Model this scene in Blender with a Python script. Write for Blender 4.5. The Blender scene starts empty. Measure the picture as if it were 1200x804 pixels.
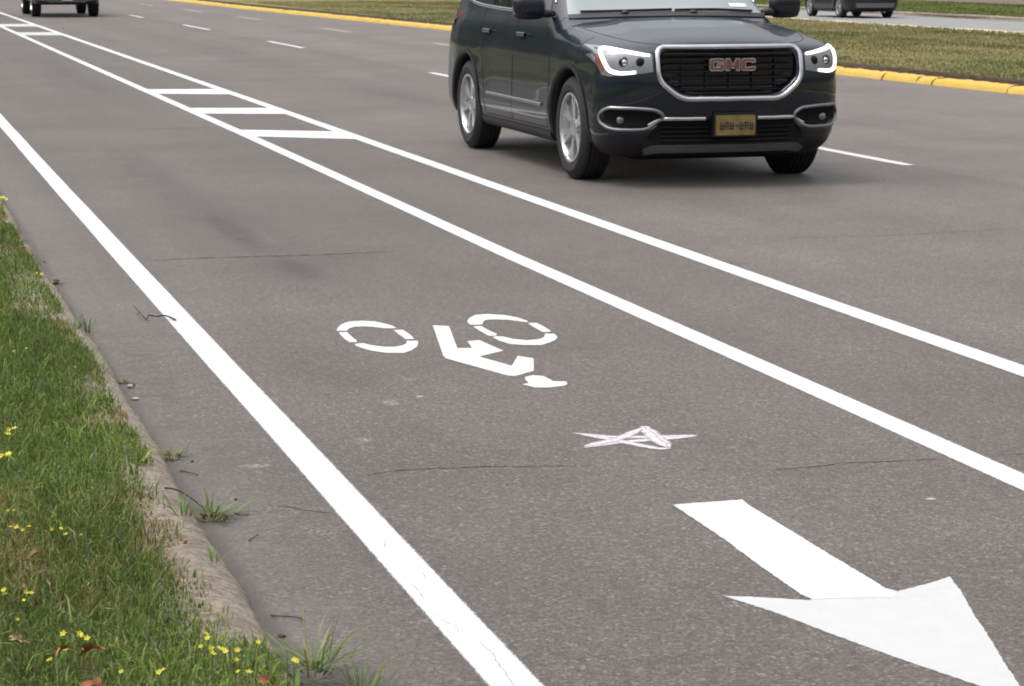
import bpy, bmesh, math, random
import numpy as np
from mathutils import Vector, Matrix
from mathutils.bvhtree import BVHTree
random.seed(7); rng = np.random.default_rng(11)
S = bpy.context.scene; COL = S.collection
R = math.radians

# ------------------------------------------------------------------ helpers
def link(name, me, mat=None, parent=None):
    o = bpy.data.objects.new(name, me); COL.objects.link(o)
    if mat is not None:
        for m in (mat if isinstance(mat, (list, tuple)) else [mat]): me.materials.append(m)
    if parent is not None: o.parent = parent
    return o
def tag(o, label=None, cat=None, group=None, kind=None):
    if label: o['label'] = label
    if cat: o['category'] = cat
    if group: o['group'] = group
    if kind: o['kind'] = kind
    return o
def empty(name, loc, rz=0):
    o = bpy.data.objects.new(name, None); COL.objects.link(o)
    o.location = loc; o.rotation_euler = (0, 0, rz); o.empty_display_size = .2
    return o
def from_bm(name, bm, mat, parent=None, smooth=True, angle=40):
    me = bpy.data.meshes.new(name); bm.to_mesh(me); bm.free()
    if smooth:
        for p in me.polygons: p.use_smooth = True
        me.set_sharp_from_angle(angle=R(angle))
    return link(name, me, mat, parent)
def from_py(name, v, f, mat, parent=None, smooth=False, angle=40):
    me = bpy.data.meshes.new(name); me.from_pydata([tuple(map(float, p)) for p in v], [], f); me.update()
    if smooth:
        for p in me.polygons: p.use_smooth = True
        me.set_sharp_from_angle(angle=R(angle))
    return link(name, me, mat, parent)
def np_mesh(name, V, loops, starts, totals, mat, parent=None, color=None, smooth=False):
    me = bpy.data.meshes.new(name)
    me.vertices.add(len(V)); me.vertices.foreach_set('co', V.astype(np.float32).ravel())
    me.loops.add(len(loops)); me.loops.foreach_set('vertex_index', loops.astype(np.int32))
    me.polygons.add(len(starts)); me.polygons.foreach_set('loop_start', starts.astype(np.int32))
    if smooth: me.polygons.foreach_set('use_smooth', np.ones(len(starts), dtype=bool))
    me.update(calc_edges=True); me.validate()
    if color is not None:
        a = me.color_attributes.new('tint', 'FLOAT_COLOR', 'POINT')
        a.data.foreach_set('color', color.astype(np.float32).ravel())
    return link(name, me, mat, parent)

# ------------------------------------------------------------------ materials
class NT:
    def __init__(s, name):
        s.m = bpy.data.materials.new(name); s.m.use_nodes = True
        s.t = s.m.node_tree; s.b = s.t.nodes['Principled BSDF']; s.out = s.t.nodes['Material Output']
        s._co = None
    def n(s, typ, **kw):
        x = s.t.nodes.new(typ)
        for k, v in kw.items():
            if k in x.inputs.keys() if not hasattr(x, k) else False: x.inputs[k].default_value = v
            else: setattr(x, k, v)
        return x
    def l(s, a, b): s.t.links.new(a, b)
    def co(s):
        if s._co is None: s._co = s.n('ShaderNodeTexCoord').outputs['Object']
        return s._co
    def noise(s, scale, detail=4, rough=.55, vec=None, dim='3D'):
        x = s.n('ShaderNodeTexNoise'); x.inputs['Scale'].default_value = scale
        x.inputs['Detail'].default_value = detail; x.inputs['Roughness'].default_value = rough
        s.l(vec or s.co(), x.inputs['Vector']); return x.outputs['Fac']
    def voro(s, scale, out='Color', vec=None):
        x = s.n('ShaderNodeTexVoronoi'); x.inputs['Scale'].default_value = scale
        s.l(vec or s.co(), x.inputs['Vector']); return x.outputs[out]
    def mapv(s, sc, loc=(0, 0, 0)):
        x = s.n('ShaderNodeMapping'); x.inputs['Scale'].default_value = sc; x.inputs['Location'].default_value = loc
        s.l(s.co(), x.inputs['Vector']); return x.outputs[0]
    def ramp(s, fac, stops, interp='LINEAR'):
        x = s.n('ShaderNodeValToRGB'); x.color_ramp.interpolation = interp
        e = x.color_ramp.elements
        while len(e) < len(stops): e.new(.5)
        for i, (p, c) in enumerate(stops):
            e[i].position = p; e[i].color = (c, c, c, 1) if isinstance(c, (int, float)) else (*c, 1)
        s.l(fac, x.inputs[0]); return x.outputs[0]
    def mix(s, fac, a, b, mode='MIX'):
        x = s.n('ShaderNodeMix'); x.data_type = 'RGBA'; x.blend_type = mode
        for i, v in ((0, fac), (6, a), (7, b)):
            if isinstance(v, (int, float)): x.inputs[i].default_value = v if i == 0 else (v, v, v, 1)
            elif isinstance(v, tuple): x.inputs[i].default_value = (*v, 1)
            else: s.l(v, x.inputs[i])
        return x.outputs[2]
    def math(s, op, a, b=0.0, c=None, clamp=False):
        x = s.n('ShaderNodeMath'); x.operation = op; x.use_clamp = clamp
        for i, v in enumerate((a, b) if c is None else (a, b, c)):
            if isinstance(v, (int, float)): x.inputs[i].default_value = v
            else: s.l(v, x.inputs[i])
        return x.outputs[0]
    def mr(s, v, a, b, c=0.0, d=1.0, smooth=True):
        x = s.n('ShaderNodeMapRange'); x.interpolation_type = 'SMOOTHSTEP' if smooth else 'LINEAR'
        s.l(v, x.inputs[0])
        for i, q in enumerate((a, b, c, d)): x.inputs[i + 1].default_value = q
        return x.outputs[0]
    def bump(s, h, strength=.3, dist=.01):
        x = s.n('ShaderNodeBump'); x.inputs['Strength'].default_value = strength; x.inputs['Distance'].default_value = dist
        s.l(h, x.inputs['Height']); s.l(x.outputs[0], s.b.inputs['Normal'])
    def set(s, **kw):
        names = dict(col='Base Color', rough='Roughness', metal='Metallic', spec='Specular IOR Level', coat='Coat Weight',
                     coatr='Coat Roughness', alpha='Alpha', emis='Emission Color', es='Emission Strength', trans='Transmission Weight', ior='IOR')
        for k, v in kw.items():
            i = s.b.inputs[names[k]]
            if isinstance(v, (int, float)): i.default_value = v
            elif isinstance(v, tuple): i.default_value = (*v, 1)
            else: s.l(v, i)
        return s
def simple(name, col, rough=.5, metal=0, noise=.12, scale=30, **kw):
    m = NT(name); c = m.mix(1.0, col, m.ramp(m.noise(scale, 3), [(.3, 1 - noise), (.7, 1 + 0 * noise)]), 'MULTIPLY')
    m.set(col=c, rough=rough, metal=metal, **kw); return m.m

M = {}
def build_materials():
    # worn asphalt: aggregate speckle, patchy tone, lane wear, seam where the two pavings meet
    m = NT('asphalt'); co = m.co()
    sep = m.n('ShaderNodeSeparateXYZ'); m.l(co, sep.inputs[0]); X, Y = sep.outputs[0], sep.outputs[1]
    sp = m.n('ShaderNodeTexVoronoi'); sp.inputs['Scale'].default_value = 115; m.l(co, sp.inputs['Vector'])
    spx = m.n('ShaderNodeSeparateColor'); m.l(sp.outputs['Color'], spx.inputs[0])
    agg = m.ramp(spx.outputs[0], [(0, (.020, .017, .0155)), (.35, (.058, .050, .046)), (.72, (.100, .088, .082)), (.93, (.165, .148, .139)), (1, (.32, .29, .27))])
    sp2 = m.n('ShaderNodeTexVoronoi'); sp2.inputs['Scale'].default_value = 320; m.l(co, sp2.inputs['Vector'])
    spy = m.n('ShaderNodeSeparateColor'); m.l(sp2.outputs['Color'], spy.inputs[0])
    agg2 = m.ramp(spy.outputs[0], [(0, (.026, .022, .020)), (.5, (.078, .0675, .0625)), (.9, (.132, .117, .110)), (1, (.26, .24, .225))])
    c = m.mix(.5, agg, agg2)
    big = m.noise(.55, 5, .6); c = m.mix(1.0, c, m.ramp(big, [(.3, .76), (.7, 1.20)]), 'MULTIPLY')
    mid = m.noise(5, 4, .65); c = m.mix(1.0, c, m.ramp(mid, [(.3, .92), (.7, 1.07)]), 'MULTIPLY')
    streak = m.noise(1, 4, .6, m.mapv((2.2, .09, 1))); c = m.mix(1.0, c, m.ramp(streak, [(.3, .90), (.7, 1.10)]), 'MULTIPLY')
    wob = m.math('MULTIPLY_ADD', m.noise(.8, 3), .12, X)      # seam wanders a little
    seam = m.mr(wob, 7.80, 7.84)
    c = m.mix(seam, c, m.mix(1.0, c, (1.20, 1.20, 1.22), 'MULTIPLY'))
    line = m.math('MULTIPLY', m.mr(wob, 7.79, 7.815), m.mr(wob, 7.815, 7.85, 1, 0))
    c = m.mix(m.math('MULTIPLY', line, .45), c, (.05, .046, .043))
    lanew = m.n('ShaderNodeMath'); lanew.operation = 'SINE'; m.l(m.math('MULTIPLY', X, 3.4), lanew.inputs[0])
    c = m.mix(m.mr(X, 4.3, 4.6), c, m.mix(1.0, c, m.ramp(m.math('MULTIPLY_ADD', lanew.outputs[0], .5, .5), [(0, 1.03), (1, .955)]), 'MULTIPLY'))
    # gutter: a little greyer with grit
    gut = m.math('MULTIPLY', m.mr(X, 1.28, .88), m.ramp(m.noise(9, 5, .7), [(.35, .25), (.65, 1)]))
    c = m.mix(m.math('MULTIPLY', gut, .35), c, (.16, .152, .145))
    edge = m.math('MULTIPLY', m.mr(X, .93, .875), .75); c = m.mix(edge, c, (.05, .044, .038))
    # stains and paint scuffs with their own places on the road
    def spot(cx, cy, rx, ry, col, amt, nsc, lo, hi, c, rot=0):
        mp = m.n('ShaderNodeMapping'); mp.vector_type = 'TEXTURE'
        mp.inputs['Location'].default_value = (cx, cy, 0); mp.inputs['Rotation'].default_value = (0, 0, rot); mp.inputs['Scale'].default_value = (rx, ry, 1)
        m.l(co, mp.inputs['Vector'])
        ln = m.n('ShaderNodeVectorMath'); ln.operation = 'LENGTH'; m.l(mp.outputs[0], ln.inputs[0])
        mask = m.mr(ln.outputs['Value'], 1.0, .2)
        nz = m.mr(m.noise(nsc, 4, .7), lo, hi)
        return m.mix(m.math('MULTIPLY', m.math('MULTIPLY', mask, nz), amt), c, col)
    dark = (.014, .012, .011); lt = (.36, .34, .325)
    for a in [(2.06, 13.2, .14, 1.4, dark, .8, 6, .25, .6), (2.11, 11.5, .14, .6, dark, .8, 5, .25, .6), (2.0, 16.5, .3, 4, dark, .4, 3, .25, .6), (2.1, 13, .55, 3.5, dark, .28, 2, .2, .6), (1.7, 9, .3, 2.2, dark, .2, 3, .25, .6),
              (2.85, 33, .35, 8, dark, .35, 1.5, .3, .6), (6.0, 24, .6, 9, dark, .25, 1.5, .3, .6), (6.1, 40, .6, 14, dark, .25, 1.5, .3, .6),
              (9.2, 22, .5, 6, dark, .18, 1.5, .3, .6), (1.0, 8.6, .15, 2.2, dark, .35, 12, .4, .6)]:
        c = spot(*a, c)
    for a in [(1.77, 7.86, .045, .07, lt, .9, 60, .45, .6), (1.54, 7.25, .06, .05, lt, .75, 70, .48, .6), (1.9, 7.95, .02, .03, lt, .9, 60, .35, .5),
              (1.14, 6.96, .075, .035, lt, .8, 60, .42, .6, ), (1.17, 6.1, .09, .12, lt, .5, 70, .52, .62), (1.95, 8.3, .06, .05, lt, .6, 60, .48, .6),
              (2.961, 5.985, .022, .016, (.45, .43, .42), 1, 40, .1, .3), (1.09, 8.93, .006, .012, (.4, .38, .36), 1, 40, .1, .3)]:
        c = spot(*a, c)
    h = m.math('ADD', m.math('MULTIPLY', spx.outputs[0], .6), m.math('MULTIPLY', m.noise(180, 3), .8))
    m.bump(h, .35, .004)
    m.set(col=m.mix(1.0, m.mix(m.mr(X, 4.15, 4.6), (.84, .795, .765), (1.0, .955, .93)), c, 'MULTIPLY'), rough=.64, spec=.45); m.b.inputs['Sheen Weight'].default_value = .19; m.b.inputs['Sheen Tint'].default_value = (1, .92, .86, 1); m.b.inputs['Specular Tint'].default_value = (1, .94, .89, 1); m.b.inputs['Sheen Roughness'].default_value = .35; M['asphalt'] = m.m

    m = NT('pale_asphalt'); c = m.mix(m.noise(1.2, 5), (.17, .16, .157), (.22, .21, .205)); c = m.mix(.3, c, m.ramp(m.noise(60, 2), [(.3, .1), (.7, .3)]))
    m.set(col=c, rough=.9); M['pale_asphalt'] = m.m

    # road paint; UV.x runs -1..1 across a line, edges break up into speckle
    def paint(name, col, soft, edge=.012, wear=.0):
        m = NT(name); n1 = m.noise(240, 4, .75); n2 = m.noise(28, 3); n3 = m.voro(330, 'Distance')
        tone = m.mix(m.ramp(m.noise(14, 5, .7), [(.35, 0), (.75, 1)]), col, tuple(q * .93 for q in col))
        if wear:
            tone = m.mix(m.math('MULTIPLY', m.mr(m.noise(90, 6, .8), .52, .72), wear), tone, tuple(q * .6 for q in col))
        if soft:
            at = m.n('ShaderNodeAttribute'); at.attribute_name = 'across'
            d = m.math('ABSOLUTE', at.outputs['Fac'])
            e = m.math('ADD', d, m.math('MULTIPLY_ADD', n1, edge * 3.2, -edge * 1.6)); e = m.math('ADD', e, m.math('MULTIPLY_ADD', n2, .005, -.0025))
            mask = m.mr(e, .0605, .0685, 1, 0)
            m.set(alpha=mask)
        tone = m.mix(m.mr(m.noise(150, 5, .8), .60, .74, 0, .35), tone, tuple(q * .55 for q in col)); m.bump(m.noise(200, 3), .25, .003)
        m.set(col=tone, rough=.6, spec=.4); return m.m
    M['line_paint'] = paint('line_paint', (.54, .54, .54), True, wear=.2); M['arrow_paint'] = paint('arrow_paint', (.50, .50, .50), False, wear=.12)
    M['far_paint'] = paint('far_paint', (.52, .51, .50), False, wear=.8); M['faint_paint'] = paint('faint_paint', (.30, .29, .285), False, wear=.6)
    M['stencil_paint'] = paint('stencil_paint', (.50, .50, .485), False, wear=.3)
    M['bright_paint'] = paint('bright_paint', (.56, .56, .56), False, wear=.15)
    M['thin_paint'] = paint('thin_paint', (.44, .44, .435), False, wear=.3)
    m = NT('chalk'); at = m.n('ShaderNodeAttribute'); at.attribute_name = 'across'
    d = m.math('ABSOLUTE', at.outputs['Fac'])
    a = m.math('MULTIPLY', m.mr(d, 1.0, .25), m.mr(m.noise(170, 4, .8), .30, .50), clamp=True)
    m.set(col=(.50, .48, .50), rough=.95, alpha=m.math('MULTIPLY', a, .9)); M['chalk'] = m.m
    M['crack'] = simple('crack', (.034, .030, .028), .95)
    M['hair_crack'] = simple('hair_crack', (.27, .26, .255), .95)

    # concrete kerb, rough and tan
    m = NT('kerb_concrete'); c = m.ramp(m.noise(40, 6, .75), [(.34, (.095, .078, .058)), (.5, (.26, .218, .168)), (.64, (.42, .36, .285))])
    c = m.mix(m.mr(m.noise(6, 4, .7), .5, .7), c, (.12, .09, .06)); c = m.mix(.22, c, m.mix(m.voro(90, 'Distance'), (.5, .44, .36), (.12, .1, .08)))
    m.bump(m.noise(45, 8, .85), .8, .018); m.set(col=c, rough=.95); M['kerb'] = m.m
    m = NT('yellow_kerb'); ch = m.mr(m.noise(13, 6, .8), .53, .62)
    c = m.mix(m.noise(3, 4), (.44, .28, .030), (.54, .36, .055)); c = m.mix(m.math('MULTIPLY', ch, .8), c, (.30, .26, .2))
    m.bump(m.noise(40, 5, .7), .6, .01); m.set(col=c, rough=.8); M['yellow'] = m.m
    m = NT('pale_kerb'); c = m.mix(m.noise(3, 4), (.42, .36, .24), (.52, .42, .24)); m.set(col=c, rough=.9); M['pale_kerb'] = m.m
    m = NT('soil'); c = m.ramp(m.noise(35, 6, .7), [(.3, (.035, .03, .016)), (.55, (.075, .068, .03)), (.8, (.14, .11, .06))])
    m.bump(m.noise(50, 5), .8, .02); m.set(col=c, rough=1); M['soil'] = m.m
    M['dark_soil'] = simple('dark_soil', (.055, .030, .016), 1, noise=.6, scale=18)
    # dry median turf
    m = NT('dry_turf'); pv = m.mapv((1, .35, 1)); p = m.noise(.9, 6, .65, pv)
    c = m.ramp(p, [(.28, (.09, .105, .035)), (.45, (.155, .150, .060)), (.6, (.21, .185, .085)), (.78, (.29, .25, .13))])
    c = m.mix(1.0, c, m.ramp(m.noise(22, 5, .8), [(.3, .6), (.7, 1.3)]), 'MULTIPLY')
    m.bump(m.noise(40, 5), .8, .03); m.set(col=c, rough=1, spec=.1); M['dry_turf'] = m.m
    m = NT('green_turf'); c = m.ramp(m.noise(1.4, 6, .7), [(.3, (.07, .10, .025)), (.55, (.115, .15, .04)), (.8, (.18, .19, .065))])
    c = m.mix(1.0, c, m.ramp(m.noise(18, 5, .8), [(.3, .65), (.7, 1.3)]), 'MULTIPLY'); m.set(col=c, rough=1, spec=.1); M['green_turf'] = m.m
    m = NT('mulch'); c = m.ramp(m.noise(2.5, 6, .8), [(.3, (.05, .038, .026)), (.6, (.14, .11, .08)), (.8, (.30, .26, .20))]); m.set(col=c, rough=1); M['mulch'] = m.m
    m = NT('far_ground'); c = m.mix(m.noise(.03, 4), (.06, .075, .03), (.10, .10, .05)); m.set(col=c, rough=1); M['far_ground'] = m.m

    # vertex-tinted vegetation
    def veg(name, rough=.65, trans=.25):
        m = NT(name); at = m.n('ShaderNodeAttribute'); at.attribute_name = 'tint'
        m.set(col=at.outputs['Color'], rough=rough, spec=.3)
        tr = m.n('ShaderNodeBsdfTranslucent'); m.l(at.outputs['Color'], tr.inputs[0])
        mx = m.n('ShaderNodeMixShader'); mx.inputs[0].default_value = trans
        m.l(m.b.outputs[0], mx.inputs[1]); m.l(tr.outputs[0], mx.inputs[2]); m.l(mx.outputs[0], m.out.inputs[0]); return m.m
    M['blade'] = veg('grass_blade'); M['leafy'] = veg('leafy', .5, .3)
    M['petal'] = simple('petal', (.62, .54, .03), .6, noise=.2); M['stem'] = simple('stem', (.13, .18, .05), .7)
    M['dead_leaf'] = simple('dead_leaf', (.34, .12, .045), .75, noise=.5, scale=60)
    M['tan_leaf'] = simple('tan_leaf', (.40, .27, .15), .8, noise=.4, scale=60)
    M['twig'] = simple('twig', (.055, .040, .034), .85, noise=.4, scale=80)
    M['bark'] = simple('bark', (.09, .07, .05), .95, noise=.5, scale=12)
    M['pebble'] = simple('pebble', (.36, .34, .32), .9, noise=.4, scale=60)

    # vehicle materials
    def carpaint(name, col, flake=.5):
        m = NT(name); fl = m.voro(900); c = m.mix(.25, col, m.mix(1.0, fl, tuple(3 * q for q in col), 'MULTIPLY'))
        d = m.mr(m.noise(2.5, 5, .7), .45, .8)
        m.set(col=m.mix(m.math('MULTIPLY', d, .10), c, (.16, .15, .14)), metal=flake, rough=.36, spec=.35, coat=.7, coatr=.04); return m.m
    M['suv_paint'] = carpaint('blue_black_paint', (.002, .0065, .013), .2); M['truck_paint'] = carpaint('truck_paint', (.006, .009, .022), .3); M['far_paint_car'] = carpaint('black_paint', (.005, .005, .008), .2)
    M['plastic'] = simple('black_plastic', (.012, .012, .013), .55, noise=.3)
    M['cavity'] = simple('dark_cavity', (.004, .004, .0045), .9)
    M['grille'] = simple('gloss_black', (.010, .009, .012), .22)
    M['chrome'] = simple('chrome', (.62, .62, .64), .2, 1.0, noise=.05)
    M['satin'] = simple('satin_metal', (.30, .31, .33), .35, .8, noise=.1)
    M['grey_trim'] = simple('grey_trim', (.20, .20, .215), .4, .3)
    M['red'] = simple('red_enamel', (.19, .07, .08), .4)
    m = NT('tinted_glass'); m.set(col=(.012, .014, .016), rough=.03, spec=.9, coat=1.0, coatr=.01); M['glass'] = m.m
    m = NT('windscreen_glass'); m.set(col=(.16, .19, .195), rough=.04, spec=1.0, coat=1.0, coatr=.01); M['windscreen'] = m.m  # pale sky reflection is put into the glass base colour
    m = NT('lamp_lens'); m.set(col=(.26, .265, .27), rough=.14, metal=.75, coat=1.0, coatr=.02); M['lens'] = m.m
    m = NT('lamp_lit'); m.set(col=(.9, .9, .9), rough=.3, emis=(1, .98, .94), es=2.2); M['lit'] = m.m
    m = NT('amber'); m.set(col=(.20, .05, .04), rough=.3, coat=1.0); M['amber'] = m.m
    M['red_lens'] = simple('red_lens', (.30, .01, .01), .15, coat=1.0)
    m = NT('rubber'); c = m.mix(m.noise(20, 4), (.012, .012, .013), (.026, .024, .023)); m.bump(m.noise(60, 3), .2, .004); m.set(col=c, rough=.85); M['rubber'] = m.m
    M['alloy'] = simple('alloy', (.62, .63, .65), .28, .85, noise=.1)
    M['disc'] = simple('brake_disc', (.10, .09, .085), .45, .7)
    m = NT('plate_gold'); c = m.mix(m.mr(m.noise(12, 3), .4, .6), (.20, .135, .030), (.25, .19, .065)); m.set(col=c, rough=.5); M['plate'] = m.m
    M['plate_white'] = simple('plate_white', (.62, .64, .70), .5); M['navy'] = simple('navy_ink', (.075, .06, .05), .5)
    M['sticker'] = simple('sticker_white', (.75, .78, .78), .6)
build_materials()

# ------------------------------------------------------------------ signed distance body builder
def sd_poly(poly, A, B):
    P = np.asarray(poly, dtype=np.float32); d = np.full(A.shape, 1e9, np.float32); s = np.ones(A.shape, bool)
    n = len(P)
    for i in range(n):
        a = P[i]; b = P[(i + 1) % n]; ex, ey = b - a
        wx = A - a[0]; wy = B - a[1]
        t = np.clip((wx * ex + wy * ey) / (ex * ex + ey * ey + 1e-12), 0, 1)
        d = np.minimum(d, (wx - ex * t) ** 2 + (wy - ey * t) ** 2)
        c1 = (B >= a[1]) & (B < b[1]) & (ex * wy > ey * wx); c2 = (B < a[1]) & (B >= b[1]) & (ex * wy < ey * wx)
        s ^= (c1 | c2)
    return np.where(s, 1, -1) * np.sqrt(d)
def smax(a, b, k):
    h = np.maximum(k - np.abs(a - b), 0) / k
    return np.maximum(a, b) + h * h * k * .25
def blur(F, n=1):
    for _ in range(n):
        for ax in range(F.ndim):
            G = F.copy(); sl = [slice(None)] * F.ndim
            a = list(sl); a[ax] = slice(1, -1); l_ = list(sl); l_[ax] = slice(0, -2); r_ = list(sl); r_[ax] = slice(2, None)
            G[tuple(a)] = .25 * F[tuple(l_)] + .5 * F[tuple(a)] + .25 * F[tuple(r_)]; F = G
    return F
def surface_nets(F, org, h):
    nx, ny, nz = F.shape; ins = F < 0
    cnt = np.zeros((nx - 1, ny - 1, nz - 1), np.float32); acc = np.zeros((nx - 1, ny - 1, nz - 1, 3), np.float32)
    base = [0, 0, 0]
    for ax in range(3):
        for oa in (0, 1):
            for ob in (0, 1):
                o = [oa, ob]; o.insert(ax, 0)
                s0 = tuple(slice(o[i], o[i] + F.shape[i] - 1) for i in range(3))
                o2 = list(o); o2[ax] += 1
                s1 = tuple(slice(o2[i], o2[i] + F.shape[i] - 1) for i in range(3))
                a = F[s0]; b = F[s1]; cr = (a < 0) != (b < 0)
                t = np.where(cr, a / np.where(cr, a - b, 1), 0)
                for i in range(3):
                    acc[..., i] += np.where(cr, o[i] + (t if i == ax else 0), 0)
                cnt += cr
    act = cnt > 0; idx = -np.ones(cnt.shape, np.int64); idx[act] = np.arange(act.sum())
    I = np.argwhere(act).astype(np.float32)
    V = (I + acc[act] / cnt[act][:, None]) * h + np.array(org, np.float32)
    Q = []
    for ax in range(3):
        b1, b2 = [(1, 2), (2, 0), (0, 1)][ax]
        lo = [1, 1, 1]; hi = [nx - 1, ny - 1, nz - 1]; lo[ax] = 0
        s0 = tuple(slice(lo[i], hi[i]) for i in range(3)); s1 = [slice(lo[i], hi[i]) for i in range(3)]
        s1[ax] = slice(1, hi[ax] + 1); s1 = tuple(s1)
        a = ins[s0]; b = ins[s1]
        for flip, c in ((False, a & ~b), (True, ~a & b)):
            P = np.argwhere(c) + np.array(lo)
            if len(P) == 0: continue
            def at(d1, d2):
                q = P.copy(); q[:, b1] -= d1; q[:, b2] -= d2
                return idx[q[:, 0], q[:, 1], q[:, 2]]
            quad = np.stack([at(1, 1), at(0, 1), at(0, 0), at(1, 0)], 1)
            Q.append(quad[:, ::-1] if flip else quad)
    return V, np.concatenate(Q)
def gauss(a, c, w): return np.exp(-((a - c) / w) ** 2)

class Body:
    """A car shell in its own frame: x across, y back from the front bumper, z up."""
    def __init__(s, P, res=.02):
        s.P = P; L = P['length']; H = P['height']
        org = (-1.12, -.10, .10); nx = int(2.24 / res) + 1; ny = int((L + .2) / res) + 1; nz = int((H + .06 - .10) / res) + 1
        x = (org[0] + res * np.arange(nx)).astype(np.float32)[:, None, None]
        y = (org[1] + res * np.arange(ny)).astype(np.float32)[None, :, None]
        z = (org[2] + res * np.arange(nz)).astype(np.float32)[None, None, :]
        g = .01; oy, oz = -.8, -.2
        gy = oy + g * np.arange(int((L + 1.8) / g)); gz = oz + g * np.arange(int((H + .9) / g))
        A, B = np.meshgrid(gy, gz, indexing='ij')
        side = blur(sd_poly(P['profile'], A.astype(np.float32), B.astype(np.float32)), 14)
        ax_ = np.abs(x)
        bow = .13 * (ax_ / .95) ** 2 + .13 * (ax_ / .95) ** 5
        w = np.clip((L / 2 - y) / (L / 2), -1, 1); yy = y - bow * w
        crown = np.where(z > .95, 1, 0) * .055 * (ax_ / .9) ** 2 * np.clip((z - .9) / .15, 0, 1)
        zz = z + crown - P.get('bulge', .014) * (1 / (1 + np.exp((ax_ - .50) / .03))) * np.clip((1.6 - y) / .3, 0, 1) * np.clip((z - .93) / .08, 0, 1)
        fy = (yy - oy) / g; fz = (zz - oz) / g
        fy, fz = np.broadcast_arrays(fy, fz)
        iy = np.clip(fy.astype(np.int32), 0, len(gy) - 2); iz = np.clip(fz.astype(np.int32), 0, len(gz) - 2)
        ty = np.clip(fy - iy, 0, 1); tz = np.clip(fz - iz, 0, 1)
        ds = (side[iy, iz] * (1 - ty) * (1 - tz) + side[iy + 1, iz] * ty * (1 - tz) + side[iy, iz + 1] * (1 - ty) * tz + side[iy + 1, iz + 1] * ty * tz)
        zw = np.array(P['width']); zf = np.linspace(0, 2.2, 441); Wf = np.interp(zf, zw[:, 0], zw[:, 1])
        for _ in range(18): Wf[1:-1] = .25 * Wf[:-2] + .5 * Wf[1:-1] + .25 * Wf[2:]
        W = np.interp(z, zf, Wf).astype(np.float32)
        W = W - .05 * np.clip((.8 - y) / .8, 0, 1.2) ** 2 - P.get('tuck', .06) * np.clip((y - L + .9) / .9, 0, 1.2) ** 2
        for yc in P['axles']:
            W = W + .022 * gauss(y, yc, .42) * gauss(z, .62, .26)
        mid = 1 / (1 + np.exp(-(y - P['axles'][0] - .55) / .06)) / (1 + np.exp((y - P['axles'][1] + .55) / .06))
        W = W - .004 * gauss(z, .60, .12) * mid + .006 * gauss(z, .88, .05)
        dw = (ax_ - W) * .96
        F = smax(ds, dw, .12)
        for yc in P['axles']:
            c = np.sqrt((y - yc) ** 2 + (z - P['hub']) ** 2) - P['arch']
            F = smax(F, -np.maximum(c, .56 - ax_), .015)
        for poly, depth in P.get('carve', []):
            c2 = sd_poly(poly, *[q.astype(np.float32) for q in np.broadcast_arrays(x[:, :, 0], z[:, 0, :])])[:, None, :]
            F = np.maximum(F, -np.maximum(c2, yy - depth))
        if 'bed' in P:
            y0, y1, zb = P['bed']; c = np.maximum(np.maximum(y0 - y, y - y1), np.maximum(zb - z, ax_ - .72)); F = np.maximum(F, -c)
        F = blur(np.ascontiguousarray(F.astype(np.float32)), 1)
        V, Q = surface_nets(F, org, res)
        s.V, s.Q = V, Q
        C = V[Q].mean(1)
        s.black = np.zeros(len(Q), bool)
        for yc in P['axles']:
            s.black |= (np.hypot(C[:, 1] - yc, C[:, 2] - P['hub']) < P['arch'] + .012) & (np.abs(C[:, 0]) < np.abs(V[:, 0]).max())
        s.black |= C[:, 2] < P.get('black_z', .30)
        s.bvh = BVHTree.FromPolygons([tuple(v) for v in V.tolist()], Q.tolist())
    def mesh(s, name, mats, parent):
        n = len(s.Q)
        o = np_mesh(name, s.V, s.Q.ravel(), np.arange(n) * 4, None, None, parent, smooth=True)
        for m in mats: o.data.materials.append(m)
        o.data.polygons.foreach_set('material_index', s.black.astype(np.int32)); o.data.set_sharp_from_angle(angle=R(50))
        return o
    def hit(s, mode, a, b):
        if mode == 'front': o, d = Vector((a, -2, b)), Vector((0, 1, 0))
        elif mode == 'back': o, d = Vector((a, 9, b)), Vector((0, -1, 0))
        elif mode == 'left': o, d = Vector((-3, a, b)), Vector((1, 0, 0))
        elif mode == 'right': o, d = Vector((3, a, b)), Vector((-1, 0, 0))
        elif mode == 'top': o, d = Vector((a, b, 4)), Vector((0, 0, -1))
        p, n, _, _ = s.bvh.ray_cast(o, d)
        if p is None:
            q = {'front': Vector((a, .4, b)), 'back': Vector((a, 4.4, b)), 'left': Vector((-.9, a, b)), 'right': Vector((.9, a, b)), 'top': Vector((a, b, 1))}[mode]
            p, n, _, _ = s.bvh.find_nearest(q)
        if n.dot(d) > 0: n = -n
        return p, n, d
def spline(pts, n=6, closed=False):
    out = []; N = len(pts)
    rngs = range(N if closed else N - 1)
    for i in rngs:
        p0 = pts[(i - 1) % N] if closed or i > 0 else pts[i]; p1 = pts[i]; p2 = pts[(i + 1) % N]
        p3 = pts[(i + 2) % N] if closed or i + 2 < N else pts[min(i + 1, N - 1)]
        for k in range(n):
            t = k / n
            out.append(tuple(.5 * (2 * b + (c - a) * t + (2 * a - 5 * b + 4 * c - d) * t * t + (3 * b - a - 3 * c + d) * t ** 3) for a, b, c, d in zip(p0, p1, p2, p3)))
    if not closed: out.append(tuple(pts[-1]))
    return out
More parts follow.
